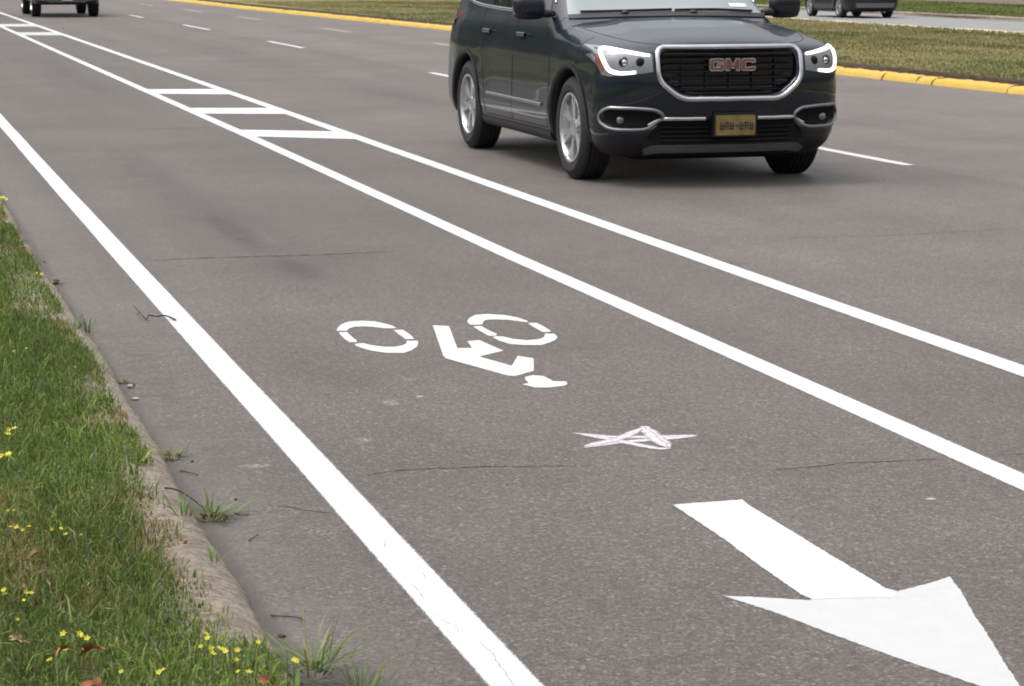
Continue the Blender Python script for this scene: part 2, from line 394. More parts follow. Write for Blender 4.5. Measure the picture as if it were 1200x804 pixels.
def round_poly(pts, r, n=5):
    out = []; N = len(pts)
    for i in range(N):
        a = Vector(pts[i - 1]); b = Vector(pts[i]); c = Vector(pts[(i + 1) % N])
        u = (a - b); v = (c - b); rr = min(r, u.length * .45, v.length * .45); u.normalize(); v.normalize()
        p = b + u * rr; q = b + v * rr
        for k in range(n + 1):
            t = k / n; out.append(tuple((1 - t) ** 2 * p + 2 * t * (1 - t) * b + t * t * q))
    return out
def patch(body, name, outline, mode, off, thick, mat, parent, grid=.04):
    bm = bmesh.new(); vs = [bm.verts.new((p[0], p[1], 0)) for p in outline]; bm.faces.new(vs)
    xs = [p[0] for p in outline]; ys = [p[1] for p in outline]
    for lo, hi, no in ((min(xs), max(xs), (1, 0, 0)), (min(ys), max(ys), (0, 1, 0))):
        k = max(1, int((hi - lo) / grid))
        for i in range(1, k):
            c = lo + (hi - lo) * i / k
            bmesh.ops.bisect_plane(bm, geom=bm.verts[:] + bm.edges[:] + bm.faces[:], plane_co=Vector(no) * c, plane_no=no, dist=1e-5)
    for v in bm.verts:
        p, n, d = body.hit(mode, v.co.x, v.co.y)
        nn = (n * .8 - d * .2).normalized() if mode in ('front', 'back') else n
        v.co = p + nn * off
        v.normal = nn
    r = bmesh.ops.extrude_face_region(bm, geom=bm.faces[:])
    for v in [g for g in r['geom'] if isinstance(g, bmesh.types.BMVert)]:
        p, n, _, _ = body.bvh.find_nearest(v.co)
        v.co = v.co - (v.co - p).normalized() * thick if (v.co - p).length > 1e-6 else v.co
    bmesh.ops.recalc_face_normals(bm, faces=bm.faces[:])
    return from_bm(name, bm, mat, parent, angle=35)
def strip(body, name, pts, mode, w, h, mat, parent, off=0.0, closed=False, wf=None):
    P = [body.hit(mode, *p) for p in pts]; N = len(P); V = []; F = []; K = 8
    pos = [p for p, n, d in P]
    nor = []
    for i in range(N):
        n = P[i][1] + P[(i - 1) % N if closed or i else i][1] + P[(i + 1) % N if closed or i < N - 1 else i][1]; nor.append(n.normalized())
    for i in range(N):
        a = pos[i - 1] if (closed or i) else pos[i]; b = pos[(i + 1) % N] if (closed or i < N - 1) else pos[i]
        t = (b - a).normalized(); bb = t.cross(nor[i]).normalized(); ww = w * (wf(i / (N - 1)) if wf else 1)
        for k in range(K):
            an = 2 * math.pi * k / K
            V.append(pos[i] + nor[i] * (off + h * math.sin(an)) + bb * (ww * math.cos(an)))
    for i in range(N if closed else N - 1):
        j = (i + 1) % N
        for k in range(K): F.append((i * K + k, i * K + (k + 1) % K, j * K + (k + 1) % K, j * K + k))
    if not closed: F += [tuple(range(K))[::-1], tuple((N - 1) * K + k for k in range(K))]
    return from_py(name, V, F, mat, parent, smooth=True, angle=60)
def lathe(prof, n=48, axis='x'):
    bm = bmesh.new(); rings = []
    for a, r in prof:
        rings.append([bm.verts.new((a, r * math.cos(2 * math.pi * k / n), r * math.sin(2 * math.pi * k / n))) for k in range(n)])
    for i in range(len(rings) - 1):
        for k in range(n): bm.faces.new((rings[i][k], rings[i][(k + 1) % n], rings[i + 1][(k + 1) % n], rings[i + 1][k]))
    return bm
def box_bm(bm, x0, x1, y0, y1, z0, z1, mat4=None):
    vs = [bm.verts.new((x, y, z)) for x in (x0, x1) for y in (y0, y1) for z in (z0, z1)]
    for f in ((0, 1, 3, 2), (4, 6, 7, 5), (0, 4, 5, 1), (2, 3, 7, 6), (0, 2, 6, 4), (1, 5, 7, 3)): bm.faces.new([vs[i] for i in f])
    if mat4 is not None:
        for v in vs: v.co = mat4 @ v.co
    return vs
def make_wheel(parent, x, y, rad, rim_r, out, width=.24, rot=0.0, spokes=6):
    """out = -1/+1: which way the wheel faces"""
    hw = width / 2
    # hub and brake disc
    bm = lathe([(-.02, .001), (-.02, rim_r * .62), (.0, rim_r * .62), (.0, .08), (.05, .08), (.05, .001)], 36)
    w = from_bm('wheel', bm, M['disc'], parent); w.location = (x, y, rad)
    w.rotation_euler = (rot, 0, 0 if out > 0 else math.pi)
    prof = [(-hw + .02, rim_r - .005), (-hw, rim_r + .02), (-hw - .006, rim_r + .06), (-hw + .012, rad - .022), (-hw + .03, rad - .005)]
    for k in range(5):                         # grooved tread
        c = -hw + .04 + k * (width - .08) / 4
        prof += [(c - .012, rad), (c + .010, rad), (c + .013, rad - .008), (c + .018, rad - .008)] if k < 4 else [(c - .012, rad), (c, rad)]
    prof += [(hw - .03, rad - .005), (hw - .012, rad - .022), (hw + .006, rim_r + .06), (hw, rim_r + .02), (hw - .02, rim_r - .005)]
    from_bm('tyre', lathe(prof, 64), M['rubber'], w, angle=30)
    bm = lathe([(hw - .012, rim_r + .004), (hw - .004, rim_r + .002), (hw - .006, rim_r - .012), (hw - .03, rim_r - .02), (-hw + .03, rim_r - .035), (-hw + .02, rim_r + .002)], 64)
    for i in range(spokes):
        for dlt in (-.13, .13):
            a0 = 2 * math.pi * i / spokes; a1 = a0 + dlt
            def pt(r, a, t, xx): return Vector((xx, r * math.cos(a) - t * math.sin(a), r * math.sin(a) + t * math.cos(a)))
            fr = hw - .02
            A = [pt(.055, a0 + dlt * .3, -.020, fr - .015), pt(.055, a0 + dlt * .3, .020, fr - .015), pt(rim_r - .008, a1, .014, fr), pt(rim_r - .008, a1, -.014, fr)]
            v = [bm.verts.new(p) for p in A] + [bm.verts.new(p - Vector((.035, 0, 0))) for p in A]
            for f in ((0, 1, 2, 3), (7, 6, 5, 4), (0, 4, 5, 1), (2, 6, 7, 3), (1, 5, 6, 2), (3, 7, 4, 0)): bm.faces.new([v[q] for q in f])
    cap = [(hw - .07, .075), (hw - .032, .07), (hw - .022, .05), (hw - .018, .001)]
    n = 32; rings = [[bm.verts.new((a, r * math.cos(2 * math.pi * k / n), r * math.sin(2 * math.pi * k / n))) for k in range(n)] for a, r in cap]
    for i in range(3):
        for k in range(n): bm.faces.new((rings[i][k], rings[i][(k + 1) % n], rings[i + 1][(k + 1) % n], rings[i + 1][k]))
    bmesh.ops.recalc_face_normals(bm, faces=bm.faces[:])
    from_bm('rim', bm, M['alloy'], w, angle=35)
    return w
def mir(pts): return [(-a, b) for a, b in pts]

# ------------------------------------------------------------------ vehicles
def super_ell(name, c, a, b, cc, e, mat, parent, n=20):
    V = []; F = []
    def sg(t, p): return math.copysign(abs(t) ** p, t)
    for i in range(n + 1):
        ph = -math.pi / 2 + math.pi * i / n
        for k in range(2 * n):
            th = math.pi * k / n
            V.append((c[0] + a * sg(math.cos(ph), e) * sg(math.cos(th), e), c[1] + b * sg(math.cos(ph), e) * sg(math.sin(th), e), c[2] + cc * sg(math.sin(ph), e)))
    for i in range(n):
        for k in range(2 * n):
            F.append((i * 2 * n + k, i * 2 * n + (k + 1) % (2 * n), (i + 1) * 2 * n + (k + 1) % (2 * n), (i + 1) * 2 * n + k))
    return from_py(name, V, F, mat, parent, smooth=True, angle=60)
def bowf(x): return .13 * (abs(x) / .95) ** 2 + .13 * (abs(x) / .95) ** 5
def cross_bar(bm, x0, x1, z, y, hh, dd, n=14):
    prev = None
    for i in range(n + 1):
        x = x0 + (x1 - x0) * i / n; yb = y + bowf(x)
        r = [bm.verts.new(p) for p in ((x, yb, z - hh * .6), (x, yb - .0, z + hh * .2), (x, yb + dd * .4, z + hh), (x, yb + dd, z - hh))]
        if prev:
            for k in range(4): bm.faces.new((prev[k], prev[(k + 1) % 4], r[(k + 1) % 4], r[k]))
        else: bm.faces.new(r)
        prev = r
    bm.faces.new(prev[::-1])
def letters(name, x0, z0, w, h, y, depth, mat, parent, grow=0.0, flip=1):
    """the three capital letters across the grille, as extruded outlines"""
    G = [(1, .72), (1, .9), (.9, 1), (.12, 1), (0, .9), (0, .1), (.12, 0), (.9, 0), (1, .1), (1, .56), (.5, .56), (.5, .36), (.74, .36), (.74, .24), (.26, .24), (.26, .76), (.74, .76), (.74, .72)]
    Mm = [(0, 0), (.24, 0), (.24, .66), (.40, .2), (.60, .2), (.76, .66), (.76, 0), (1, 0), (1, 1), (.74, 1), (.5, .42), (.26, 1), (0, 1)]
    Cc = [(1, .70), (1, .9), (.9, 1), (.12, 1), (0, .9), (0, .1), (.12, 0), (.9, 0), (1, .1), (1, .30), (.74, .30), (.74, .24), (.26, .24), (.26, .76), (.74, .76), (.74, .70)]
    bm = bmesh.new(); lw = w * .30; gap = w * .05
    for i, L in enumerate((G, Mm, Cc)):
        ox = x0 + i * (lw + gap)
        P = [(ox + a * lw, z0 + b * h) for a, b in L]
        if grow:
            cx = sum(p[0] for p in P) / len(P); cz = z0 + h / 2
            area = sum(P[k][0] * P[(k + 1) % len(P)][1] - P[(k + 1) % len(P)][0] * P[k][1] for k in range(len(P)))
            Q = []
            for k in range(len(P)):
                a = Vector(P[k - 1]); b = Vector(P[k]); c = Vector(P[(k + 1) % len(P)])
                n1 = Vector(((b - a).y, -(b - a).x)).normalized(); n2 = Vector(((c - b).y, -(c - b).x)).normalized()
                if area < 0: n1, n2 = -n1, -n2
                m_ = (n1 + n2); m_ = m_ / max(.5, m_.length_squared / 2) if m_.length > .1 else n1
                Q.append(tuple(b + m_ * grow))
            P = Q
        f = bm.faces.new([bm.verts.new((p[0], y + bowf(p[0]), p[1])) for p in P])
        r = bmesh.ops.extrude_face_region(bm, geom=[f])
        for v in [g for g in r['geom'] if isinstance(g, bmesh.types.BMVert)]: v.co.y += depth
    bmesh.ops.recalc_face_normals(bm, faces=bm.faces[:])
    bmesh.ops.triangulate(bm, faces=[f for f in bm.faces if len(f.verts) > 4])
    return from_bm(name, bm, mat, parent, smooth=False)

SUV = dict(length=4.89, tuck=.13, height=1.70, axles=(.89, 3.78), hub=.365, arch=.425, black_z=.30,
    profile=[(.20, .20), (.075, .29), (.045, .36), (.03, .44), (.015, .52), (.0, .60), (.0, .74), (.02, .86), (.05, .94), (.11, .985), (.25, 1.025), (.55, 1.075), (.9, 1.115), (1.18, 1.135),
             (1.30, 1.18), (1.75, 1.45), (2.05, 1.60), (2.35, 1.665), (2.9, 1.695), (3.6, 1.685), (4.2, 1.63), (4.5, 1.585), (4.58, 1.53), (4.74, 1.22), (4.80, 1.10), (4.86, .9), (4.89, .66), (4.88, .5), (4.80, .32), (4.66, .24), (4.3, .21), (.9, .20)],
    width=[(0, .84), (.20, .87), (.30, .93), (.42, .957), (.62, .955), (.85, .942), (.98, .922), (1.06, .90), (1.16, .862), (1.4, .785), (1.58, .70), (1.68, .60), (2.2, .30)])
GR = [(-.47, .935), (.47, .935), (.515, .90), (.515, .76), (.38, .655), (.30, .64), (-.30, .64), (-.38, .655), (-.515, .76), (-.515, .90)]
LOW = [(-.50, .455), (.50, .455), (.60, .33), (.56, .30), (-.56, .30), (-.60, .33)]
FOG = [(-.88, .535), (-.56, .525), (-.50, .485), (-.57, .42), (-.82, .415), (-.90, .455)]
SUV['carve'] = [(GR, .10), (LOW, .10), (FOG, .085 + .0), ([(-a, b) for a, b in FOG], .085)]

def plate_thing(parent, c, w, h, base, ink, ry=0, y_dir=-1, name='licence_plate'):
    bm = bmesh.new(); pts = round_poly([(c[0] - w / 2, c[2] - h / 2), (c[0] + w / 2, c[2] - h / 2), (c[0] + w / 2, c[2] + h / 2), (c[0] - w / 2, c[2] + h / 2)], .012, 4)
    f = bm.faces.new([bm.verts.new((p[0], c[1], p[1])) for p in pts]); r = bmesh.ops.extrude_face_region(bm, geom=[f])
    for v in [g for g in r['geom'] if isinstance(g, bmesh.types.BMVert)]: v.co.y -= y_dir * .012
    bmesh.ops.recalc_face_normals(bm, faces=bm.faces[:])
    p = from_bm(name, bm, base, parent, smooth=False)
    bm = bmesh.new(); rr = random.Random(3)
    for k in range(7):                                          # worn, unreadable raised characters
        x = c[0] - w * .40 + k * w * .125; z = c[2] - h * .02
        for a, b, d, e in ((0, w * .126, -.004, .004),) if k == 3 else ((0, .009, -.026, .026), (.018, .027, -.026, .022), (0, .026, .018, .026) if k % 2 else (0, .026, -.026, -.018), (0, w * .126, -.003, .003)):
            y0 = c[1] + y_dir * .003; box_bm(bm, x + a, x + b, min(y0, c[1]), max(y0, c[1]), z + d, z + e)
    from_bm('lettering', bm, ink, p, smooth=False)
    return p

def make_suv(body, root, paint, detail=True, towards=True):
    body.mesh('body', [paint, M['plastic']], root)
    # dark mesh floor and bars of the grille
    g = patch(body, 'grille', round_poly([(a * .99, .785 + (b - .785) * .98) for a, b in GR], .03), 'front', .004, .003, M['grille'], root, .05)
    bm = bmesh.new()
    for z in (.675, .715, .757, .80, .843, .886, .918):
        hw = .50 if z > .76 else .50 - (.76 - z) * 1.25
        cross_bar(bm, -hw, hw, z, .052, .0085, .03)
    for s_ in (-.36, -.18, 0, .18, .36):
        box_bm(bm, s_ - .004, s_ + .004, .075 + bowf(s_), .10 + bowf(s_), .66, .925)
    from_bm('grille_bars', bm, M['grille'], g, smooth=False)
    out = round_poly([(-.548, .962), (.548, .962), (.548, .735), (.385, .610), (-.385, .610), (-.548, .735)], .075, 7)
    P = []
    for i in range(len(out)):
        a, b = out[i], out[(i + 1) % len(out)]; k = max(1, int(math.hypot(b[0] - a[0], b[1] - a[1]) / .04))
        P += [(a[0] + (b[0] - a[0]) * t / k, a[1] + (b[1] - a[1]) * t / k) for t in range(k)]
    strip(body, 'grille_surround', P, 'front', .020, .017, M['chrome'], root, off=.004, closed=True)
    e = letters('emblem', -.165, .805, .345, .078, .030, .018, M['chrome'], root, grow=.005)
    letters('emblem_face', -.165, .805, .345, .078, .024, .010, M['red'], e, grow=-.003)
    # lower intake, chrome bar, plate, skid
    patch(body, 'lower_intake', LOW, 'front', .004, .003, M['cavity'], root, .05)
    bm = bmesh.new()
    for z in (.325, .355, .385, .415): cross_bar(bm, -.50, .50, z, .07, .006, .02)
    from_bm('intake_bars', bm, M['plastic'], root, smooth=False)
    def lin(a, b, n): return [(a[0] + (b[0] - a[0]) * i / n, a[1] + (b[1] - a[1]) * i / n) for i in range(n + 1)]
    for s_ in (-1, 1):
        strip(body, 'bumper_bar', [(s_ * p[0], p[1]) for p in lin((.20, .478), (.50, .478), 10) + lin((.50, .478), (.60, .425), 5)[1:]], 'front', .016, .014, M['chrome'], root, off=.006)
        fg = spline([(-.50, .488), (-.55, .535), (-.66, .548), (-.80, .552), (-.875, .548), (-.915, .50), (-.905, .445), (-.85, .405), (-.74, .398), (-.62, .405), (-.555, .435)], 5, closed=True)
        fp = patch(body, 'fog_lamp_recess', [(s_ * a, b) for a, b in (FOG if s_ > 0 else FOG)], 'front', .004, .003, M['cavity'], root, .04)
        strip(body, 'fog_lamp_bezel', [(s_ * a, b) for a, b in fg], 'front', .013, .014, M['satin'], root, off=.004, closed=True)
        p, n, d = body.hit('front', s_ * .78, .465)
        super_ell('fog_lamp', (p.x, p.y - .01, p.z), .032, .02, .032, 1, M['lens'], fp, 10)
    skid = [(-.62, .262), (-.56, .292), (.56, .292), (.62, .262), (.60, .228), (.50, .245), (-.50, .245), (-.60, .228)]
    patch(body, 'skid_trim', skid, 'front', .016, .012, M['satin'] if detail else M['grey_trim'], root, .05)
    pf = .005
    plate_thing(root, (.02, -.012, .430), .30, .138, M['plate'], M['navy'])
    bm = bmesh.new(); box_bm(bm, -.145, .185, -.001, .05, .350, .518); from_bm('plate_holder', bm, M['plastic'], root, smooth=False)
    # lamps
    for s_ in (-1, 1):
        HL = [(-.575, .915), (-.575, .80), (-.66, .787), (-.80, .775), (-.87, .765), (-.905, .775), (-.93, .86), (-.945, .965), (-.90, .972), (-.78, .952), (-.66, .930)]
        hl = patch(body, 'headlight', [(s_ * a, b) for a, b in HL], 'front', .004, .003, M['lens'], root, .03)
        c = [(-.60, .908), (-.70, .922), (-.80, .940), (-.875, .952), (-.897, .92), (-.888, .86), (-.862, .806), (-.80, .788), (-.70, .795)]
        strip(body, 'running_light', [(s_ * a, b) for a, b in spline(c, 5)], 'front', .013, .010, M['lit'], hl, off=.006, wf=lambda t: .75 + .5 * math.sin(math.pi * t))
        for q, rr in ((.775, .040), (.665, .034)):
            p, n, d = body.hit('front', s_ * q, .862)
            super_ell('projector', (p.x, p.y + .004, p.z), rr, .022, rr, 1, M['cavity' if q < .7 else 'grille'], hl, 12)
            if q > .7: super_ell('projector_glow', (p.x, p.y - .012, p.z), .02, .012, .02, 1, M['chrome'], hl, 10)
        A = [(-.897, .80), (-.912, .80), (-.920, .86), (-.922, .915), (-.908, .91), (-.90, .86)]
        patch(body, 'side_reflector', [(s_ * a, b) for a, b in A], 'front', .008, .005, M['amber'], hl, .03)
        strip(body, 'headlight_trim', [(s_ * a, b) for a, b in lin((-.575, .79), (-.575, .925), 8)], 'front', .009, .007, M['plastic'], hl, off=.003)
        mode = 'left' if s_ < 0 else 'right'
        # glass
        for nm, poly in (('front_window', [(1.62, 1.175), (2.36, 1.19), (2.36, 1.585), (2.12, 1.555), (1.80, 1.38)]),
                         ('rear_window', [(2.41, 1.191), (3.28, 1.205), (3.36, 1.30), (3.42, 1.59), (2.41, 1.588)]),
                         ('quarter_window', [(3.47, 1.215), (4.05, 1.265), (4.38, 1.37), (4.30, 1.54), (3.52, 1.59)])):
            patch(body, nm, round_poly(poly, .04, 3), mode, .004, .003, M['glass'], root, .08)
        strip(body, 'window_trim', spline([(1.50, 1.150), (2.3, 1.165), (3.3, 1.182), (3.9, 1.215), (4.3, 1.30), (4.48, 1.40)], 6), mode, .013, .008, M['chrome'], root, off=.003)
        strip(body, 'window_trim', spline([(1.62, 1.24), (1.9, 1.46), (2.15, 1.59), (2.6, 1.625), (3.4, 1.62), (4.1, 1.575), (4.42, 1.50), (4.50, 1.42)], 6), mode, .008, .006, M['chrome'], root, off=.003)
        # door seams, handles, mouldings
        for sm in ([(1.40, 1.14), (1.385, .95), (1.37, .75), (1.385, .50), (1.45, .33)], [(2.385, 1.14), (2.38, .9), (2.38, .6), (2.385, .34)],
                   [(3.42, 1.18), (3.43, 1.0), (3.34, .86), (3.25, .70), (3.20, .5), (3.18, .34)], [(1.45, .335), (2.3, .335), (3.18, .335)], [(.62, 1.02), (.70, .93), (.72, .82)]):
            strip(body, 'door_seam', spline(sm, 4), mode, .004, .002, M['cavity'], root, off=.0005)
        for y0 in (2.22, 3.22):
            rc = [(y0 + .075 * math.cos(a) - .06, .985 + .035 * math.sin(a)) for a in [2 * math.pi * k / 14 for k in range(14)]]
            hd = patch(body, 'handle_recess', rc, mode, .002, .001, M['cavity'], root, .05)
            strip(body, 'door_handle', lin((y0 - .18, .99), (y0 + .03, .992), 6), mode, .016, .014, paint, root, off=.024)
        strip(body, 'door_moulding', lin((1.55, .495), (3.10, .50), 14), mode, .014, .009, M['satin'], root, off=.004)
        strip(body, 'rocker_panel', lin((1.36, .275), (3.30, .275), 12), mode, .045, .022, M['plastic'], root, off=.004)
        # arch lips
        for yc in body.P['axles']:
            arc = [(yc + .447 * math.cos(a), body.P['hub'] + .447 * math.sin(a)) for a in [R(-8 + 196 * k / 26) for k in range(27)]]
            strip(body, 'arch_lip', arc, mode, .022, .010, M['plastic'], root, off=.003)
        # mirrors
        mx = s_ * 1.055
        mr_ = super_ell('wing_mirror', (mx, 1.56, 1.215), .125, .075, .088, .62, paint, root, 16)
        super_ell('mirror_foot', (s_ * .93, 1.56, 1.165), .085, .05, .03, .7, M['plastic'], mr_, 10)
        super_ell('mirror_skirt', (mx, 1.565, 1.165), .115, .07, .045, .62, M['plastic'], mr_, 12)
        # rear lamps
        TL = [(.50, .93), (.88, .96), (.93, 1.10), (.86, 1.13), (.50, 1.03)]
        patch(body, 'tail_light', [(s_ * a, b) for a, b in TL], 'back', .006, .004, M['red_lens'], root, .05)
    WS = [(-.79, 1.155), (-.60, 1.168), (0, 1.180), (.60, 1.168), (.79, 1.155), (.70, 1.42), (.605, 1.60), (0, 1.625), (-.605, 1.60), (-.70, 1.42)]
    ws = patch(body, 'windscreen', WS, 'front', .005, .004, M['windscreen'], root, .05)
    patch(body, 'windscreen_cowl', [(-.80, 1.128), (-.4, 1.143), (0, 1.148), (.4, 1.143), (.80, 1.128), (.79, 1.156), (.60, 1.166), (0, 1.177), (-.60, 1.166), (-.79, 1.156)], 'front', .008, .006, M['plastic'], root, .05)
    patch(body, 'windscreen_sticker', [(.53, 1.205), (.68, 1.203), (.675, 1.226), (.525, 1.230)], 'front', .009, .003, M['sticker'], ws, .05)
    for a in ([(-.70, 1.172), (-.40, 1.178), (0.0, 1.186)], [(.02, 1.182), (.35, 1.184), (.70, 1.170)]):
        w_ = strip(body, 'wiper', spline(a, 5), 'front', .008, .008, M['plastic'], root, off=.014)
    for q in (-.38, .16):
        p, n, d = body.hit('front', q, 1.170); super_ell('wiper_pivot', (p.x, p.y - .01, p.z + .006), .034, .03, .016, 1, M['plastic'], root, 10)
    RW = [(-.70, 1.23), (.70, 1.23), (.60, 1.50), (-.60, 1.50)]
    patch(body, 'rear_screen', round_poly(RW, .05, 3), 'back', .005, .004, M['glass'], root, .08)
    patch(body, 'rear_bumper_trim', [(-.72, .52), (.72, .52), (.66, .34), (-.66, .34)], 'back', .012, .008, M['grey_trim'], root, .08)
    # bonnet shut line and creases
    for s_ in (-1, 1):
        bp = spline([(s_ * .50, .16), (s_ * .66, .30), (s_ * .76, .60), (s_ * .80, .95), (s_ * .80, 1.15)], 6)
        strip(body, 'bonnet_seam', bp, 'top', .003, .0015, M['cavity'], root, off=.0005)
        wx = s_ * (.945 - .12)
        for i, yc in enumerate(body.P['axles']):
            make_wheel(root, wx, yc, .368, .248, s_, .235, rot=.35 + i * .8 + s_, spokes=6)
    bm = bmesh.new()                                            # floor pan, axles, exhaust
    box_bm(bm, -.62, .62, .35, 4.55, .175, .33); box_bm(bm, -.78, .78, .86, .92, .30, .38); box_bm(bm, -.78, .78, 3.75, 3.81, .28, .38)
    from_bm('underbody', bm, M['cavity'], root, smooth=False)

suv_body = Body(SUV, .02)
suv = empty('suv', (5.80, 14.93, 0)); suv.scale = (.96, 1, 1)
tag(suv, 'dark blue SUV with chrome framed grille and lit headlights, nearest the camera', 'car')
make_suv(suv_body, suv, M['suv_paint'])

far_car = empty("suv", (26.72, 61.6, 0), math.pi); far_car.scale = (.82, .70, .82)                # on the far carriageway, driving away
tag(far_car, 'black SUV seen from behind on the road beyond the grass median', 'car')
def make_far():
    P = dict(SUV); P['carve'] = []; b = Body(P, .03)
    b.mesh('body', [M['far_paint_car'], M['plastic']], far_car)
    patch(b, 'rear_bumper_trim', [(-.70, .50), (.70, .50), (.66, .36), (-.66, .36)], 'back', .015, .010, M['grey_trim'], far_car, .08)
    patch(b, 'rear_screen', round_poly([(-.70, 1.23), (.70, 1.23), (.60, 1.50), (-.60, 1.50)], .05, 3), 'back', .005, .004, M['glass'], far_car, .08)
    patch(b, 'windscreen', [(-.79, 1.16), (.79, 1.16), (.60, 1.61), (-.60, 1.61)], 'front', .005, .004, M['glass'], far_car, .08)
    plate_thing(far_car, (0, 4.90, .80), .30, .15, M['plate'], M['navy'], y_dir=1)
    for s_ in (-1, 1):
        mode = 'left' if s_ < 0 else 'right'
        patch(b, 'tail_light', [(s_ * a, q) for a, q in [(.50, .93), (.88, .96), (.93, 1.10), (.86, 1.13), (.50, 1.03)]], 'back', .006, .004, M['red_lens'], far_car, .05)
        patch(b, 'headlight', [(s_ * a, q) for a, q in [(.57, .91), (.57, .80), (.87, .77), (.93, .86), (.94, .96)]], 'front', .006, .004, M['lens'], far_car, .05)
        for nm, poly in (('front_window', [(1.62, 1.175), (2.36, 1.19), (2.36, 1.585), (2.12, 1.555), (1.80, 1.38)]),
                         ('rear_window', [(2.41, 1.191), (3.28, 1.205), (3.36, 1.30), (3.42, 1.59), (2.41, 1.588)]),
                         ('quarter_window', [(3.47, 1.215), (4.05, 1.265), (4.38, 1.37), (4.30, 1.54), (3.52, 1.59)])):
            patch(b, nm, round_poly(poly, .04, 3), mode, .004, .003, M['glass'], far_car, .1)
        strip(b, 'rocker_panel', [(1.36 + i * .2, .275) for i in range(10)], mode, .045, .03, M['plastic'], far_car, off=.01)
        super_ell('wing_mirror', (s_ * 1.05, 1.56, 1.20), .11, .07, .09, .62, M['far_paint_car'], far_car, 10)
        for yc in P['axles']: make_wheel(far_car, s_ * .825, yc, .368, .25, s_, .235, rot=.5 * yc + s_, spokes=5)
    bm = bmesh.new(); box_bm(bm, -.55, .55, .45, 4.45, .24, .33); from_bm('underbody', bm, M['cavity'], far_car, smooth=False)
make_far()

TR = dict(length=5.75, height=1.95, axles=(.98, 4.62), hub=.41, arch=.48, black_z=.30, bulge=.03, bed=(3.95, 5.62, .95),
    profile=[(.25, .34), (.10, .36), (.02, .42), (.0, .50), (.02, .62), (.03, .9), (.05, 1.12), (.12, 1.20), (.6, 1.26), (1.35, 1.29), (1.50, 1.33), (2.10, 1.76), (2.35, 1.86), (2.9, 1.90), (3.5, 1.87),
             (3.72, 1.80), (3.85, 1.33), (3.9, 1.30), (5.7, 1.30), (5.75, 1.2), (5.75, .6), (5.7, .5), (5.2, .42), (.9, .36)],
    width=[(0, .88), (.35, .93), (.5, .96), (.8, .98), (1.1, .975), (1.25, .94), (1.35, .88), (1.6, .79), (1.8, .70), (2.2, .4)],
    carve=[([(-.56, 1.08), (.56, 1.08), (.56, .68), (-.56, .68)], .10), ([(-.42, .50), (.42, .50), (.46, .40), (-.46, .40)], .10)])
truck = empty('pickup_truck', (5.68, 65.4, 0)); truck.scale = (.96, 1, 1)
tag(truck, 'dark pickup truck with pale number plate on grey bumper, at top left', 'pickup truck')
def make_truck():
    b = Body(TR, .03); b.mesh('body', [M['truck_paint'], M['plastic']], truck)
    patch(b, 'grille', [(-.54, 1.06), (.54, 1.06), (.54, .70), (-.54, .70)], 'front', .004, .003, M['cavity'], truck, .1)
    bm = bmesh.new()
    for z in (.78, .88, .98): cross_bar(bm, -.55, .55, z, .04, .018, .03)
    from_bm('grille_bars', bm, M['chrome'], truck, smooth=False)
    patch(b, 'bumper', [(-.95, .64), (.95, .64), (.95, .50), (.60, .46), (.45, .415), (-.45, .415), (-.60, .46), (-.95, .50)], 'front', .03, .025, M['grey_trim'], truck, .06)
    plate_thing(truck, (0.0, -.035, .53), .30, .15, M['plate_white'], M['navy'])
    patch(b, 'windscreen', [(-.76, 1.37), (.76, 1.37), (.62, 1.78), (-.62, 1.78)], 'front', .005, .004, M['glass'], truck, .08)
    patch(b, 'rear_screen', [(-.66, 1.42), (.66, 1.42), (.58, 1.74), (-.58, 1.74)], 'back', .005, .004, M['glass'], truck, .08)
    for s_ in (-1, 1):
        mode = 'left' if s_ < 0 else 'right'
        patch(b, 'headlight', [(s_ * a, q) for a, q in [(.62, 1.06), (.90, 1.06), (.92, .80), (.62, .82)]], 'front', .006, .004, M['lens'], truck, .05)
        patch(b, 'tail_light', [(s_ * a, q) for a, q in [(.80, 1.20), (.93, 1.20), (.93, .86), (.80, .86)]], 'back', .006, .004, M['red_lens'], truck, .05)
        for nm, poly in (('front_window', [(1.85, 1.36), (2.75, 1.37), (2.75, 1.78), (2.38, 1.76)]), ('rear_window', [(2.82, 1.37), (3.62, 1.37), (3.55, 1.76), (2.82, 1.78)])):
            patch(b, nm, round_poly(poly, .04, 3), mode, .004, .003, M['glass'], truck, .1)
        super_ell('wing_mirror', (s_ * 1.12, 1.75, 1.40), .12, .07, .13, .62, M['plastic'], truck, 10)
        for yc in TR['axles']: make_wheel(truck, s_ * .83, yc, .41, .25, s_, .27, rot=.4 * yc + s_, spokes=5)
    bm = bmesh.new(); box_bm(bm, -.42, .42, .5, 5.3, .36, .48); box_bm(bm, -.75, .75, .93, 1.03, .33, .43); box_bm(bm, -.75, .75, 4.57, 4.67, .33, .43)
    from_bm('chassis', bm, M['cavity'], truck, smooth=False)
make_truck()

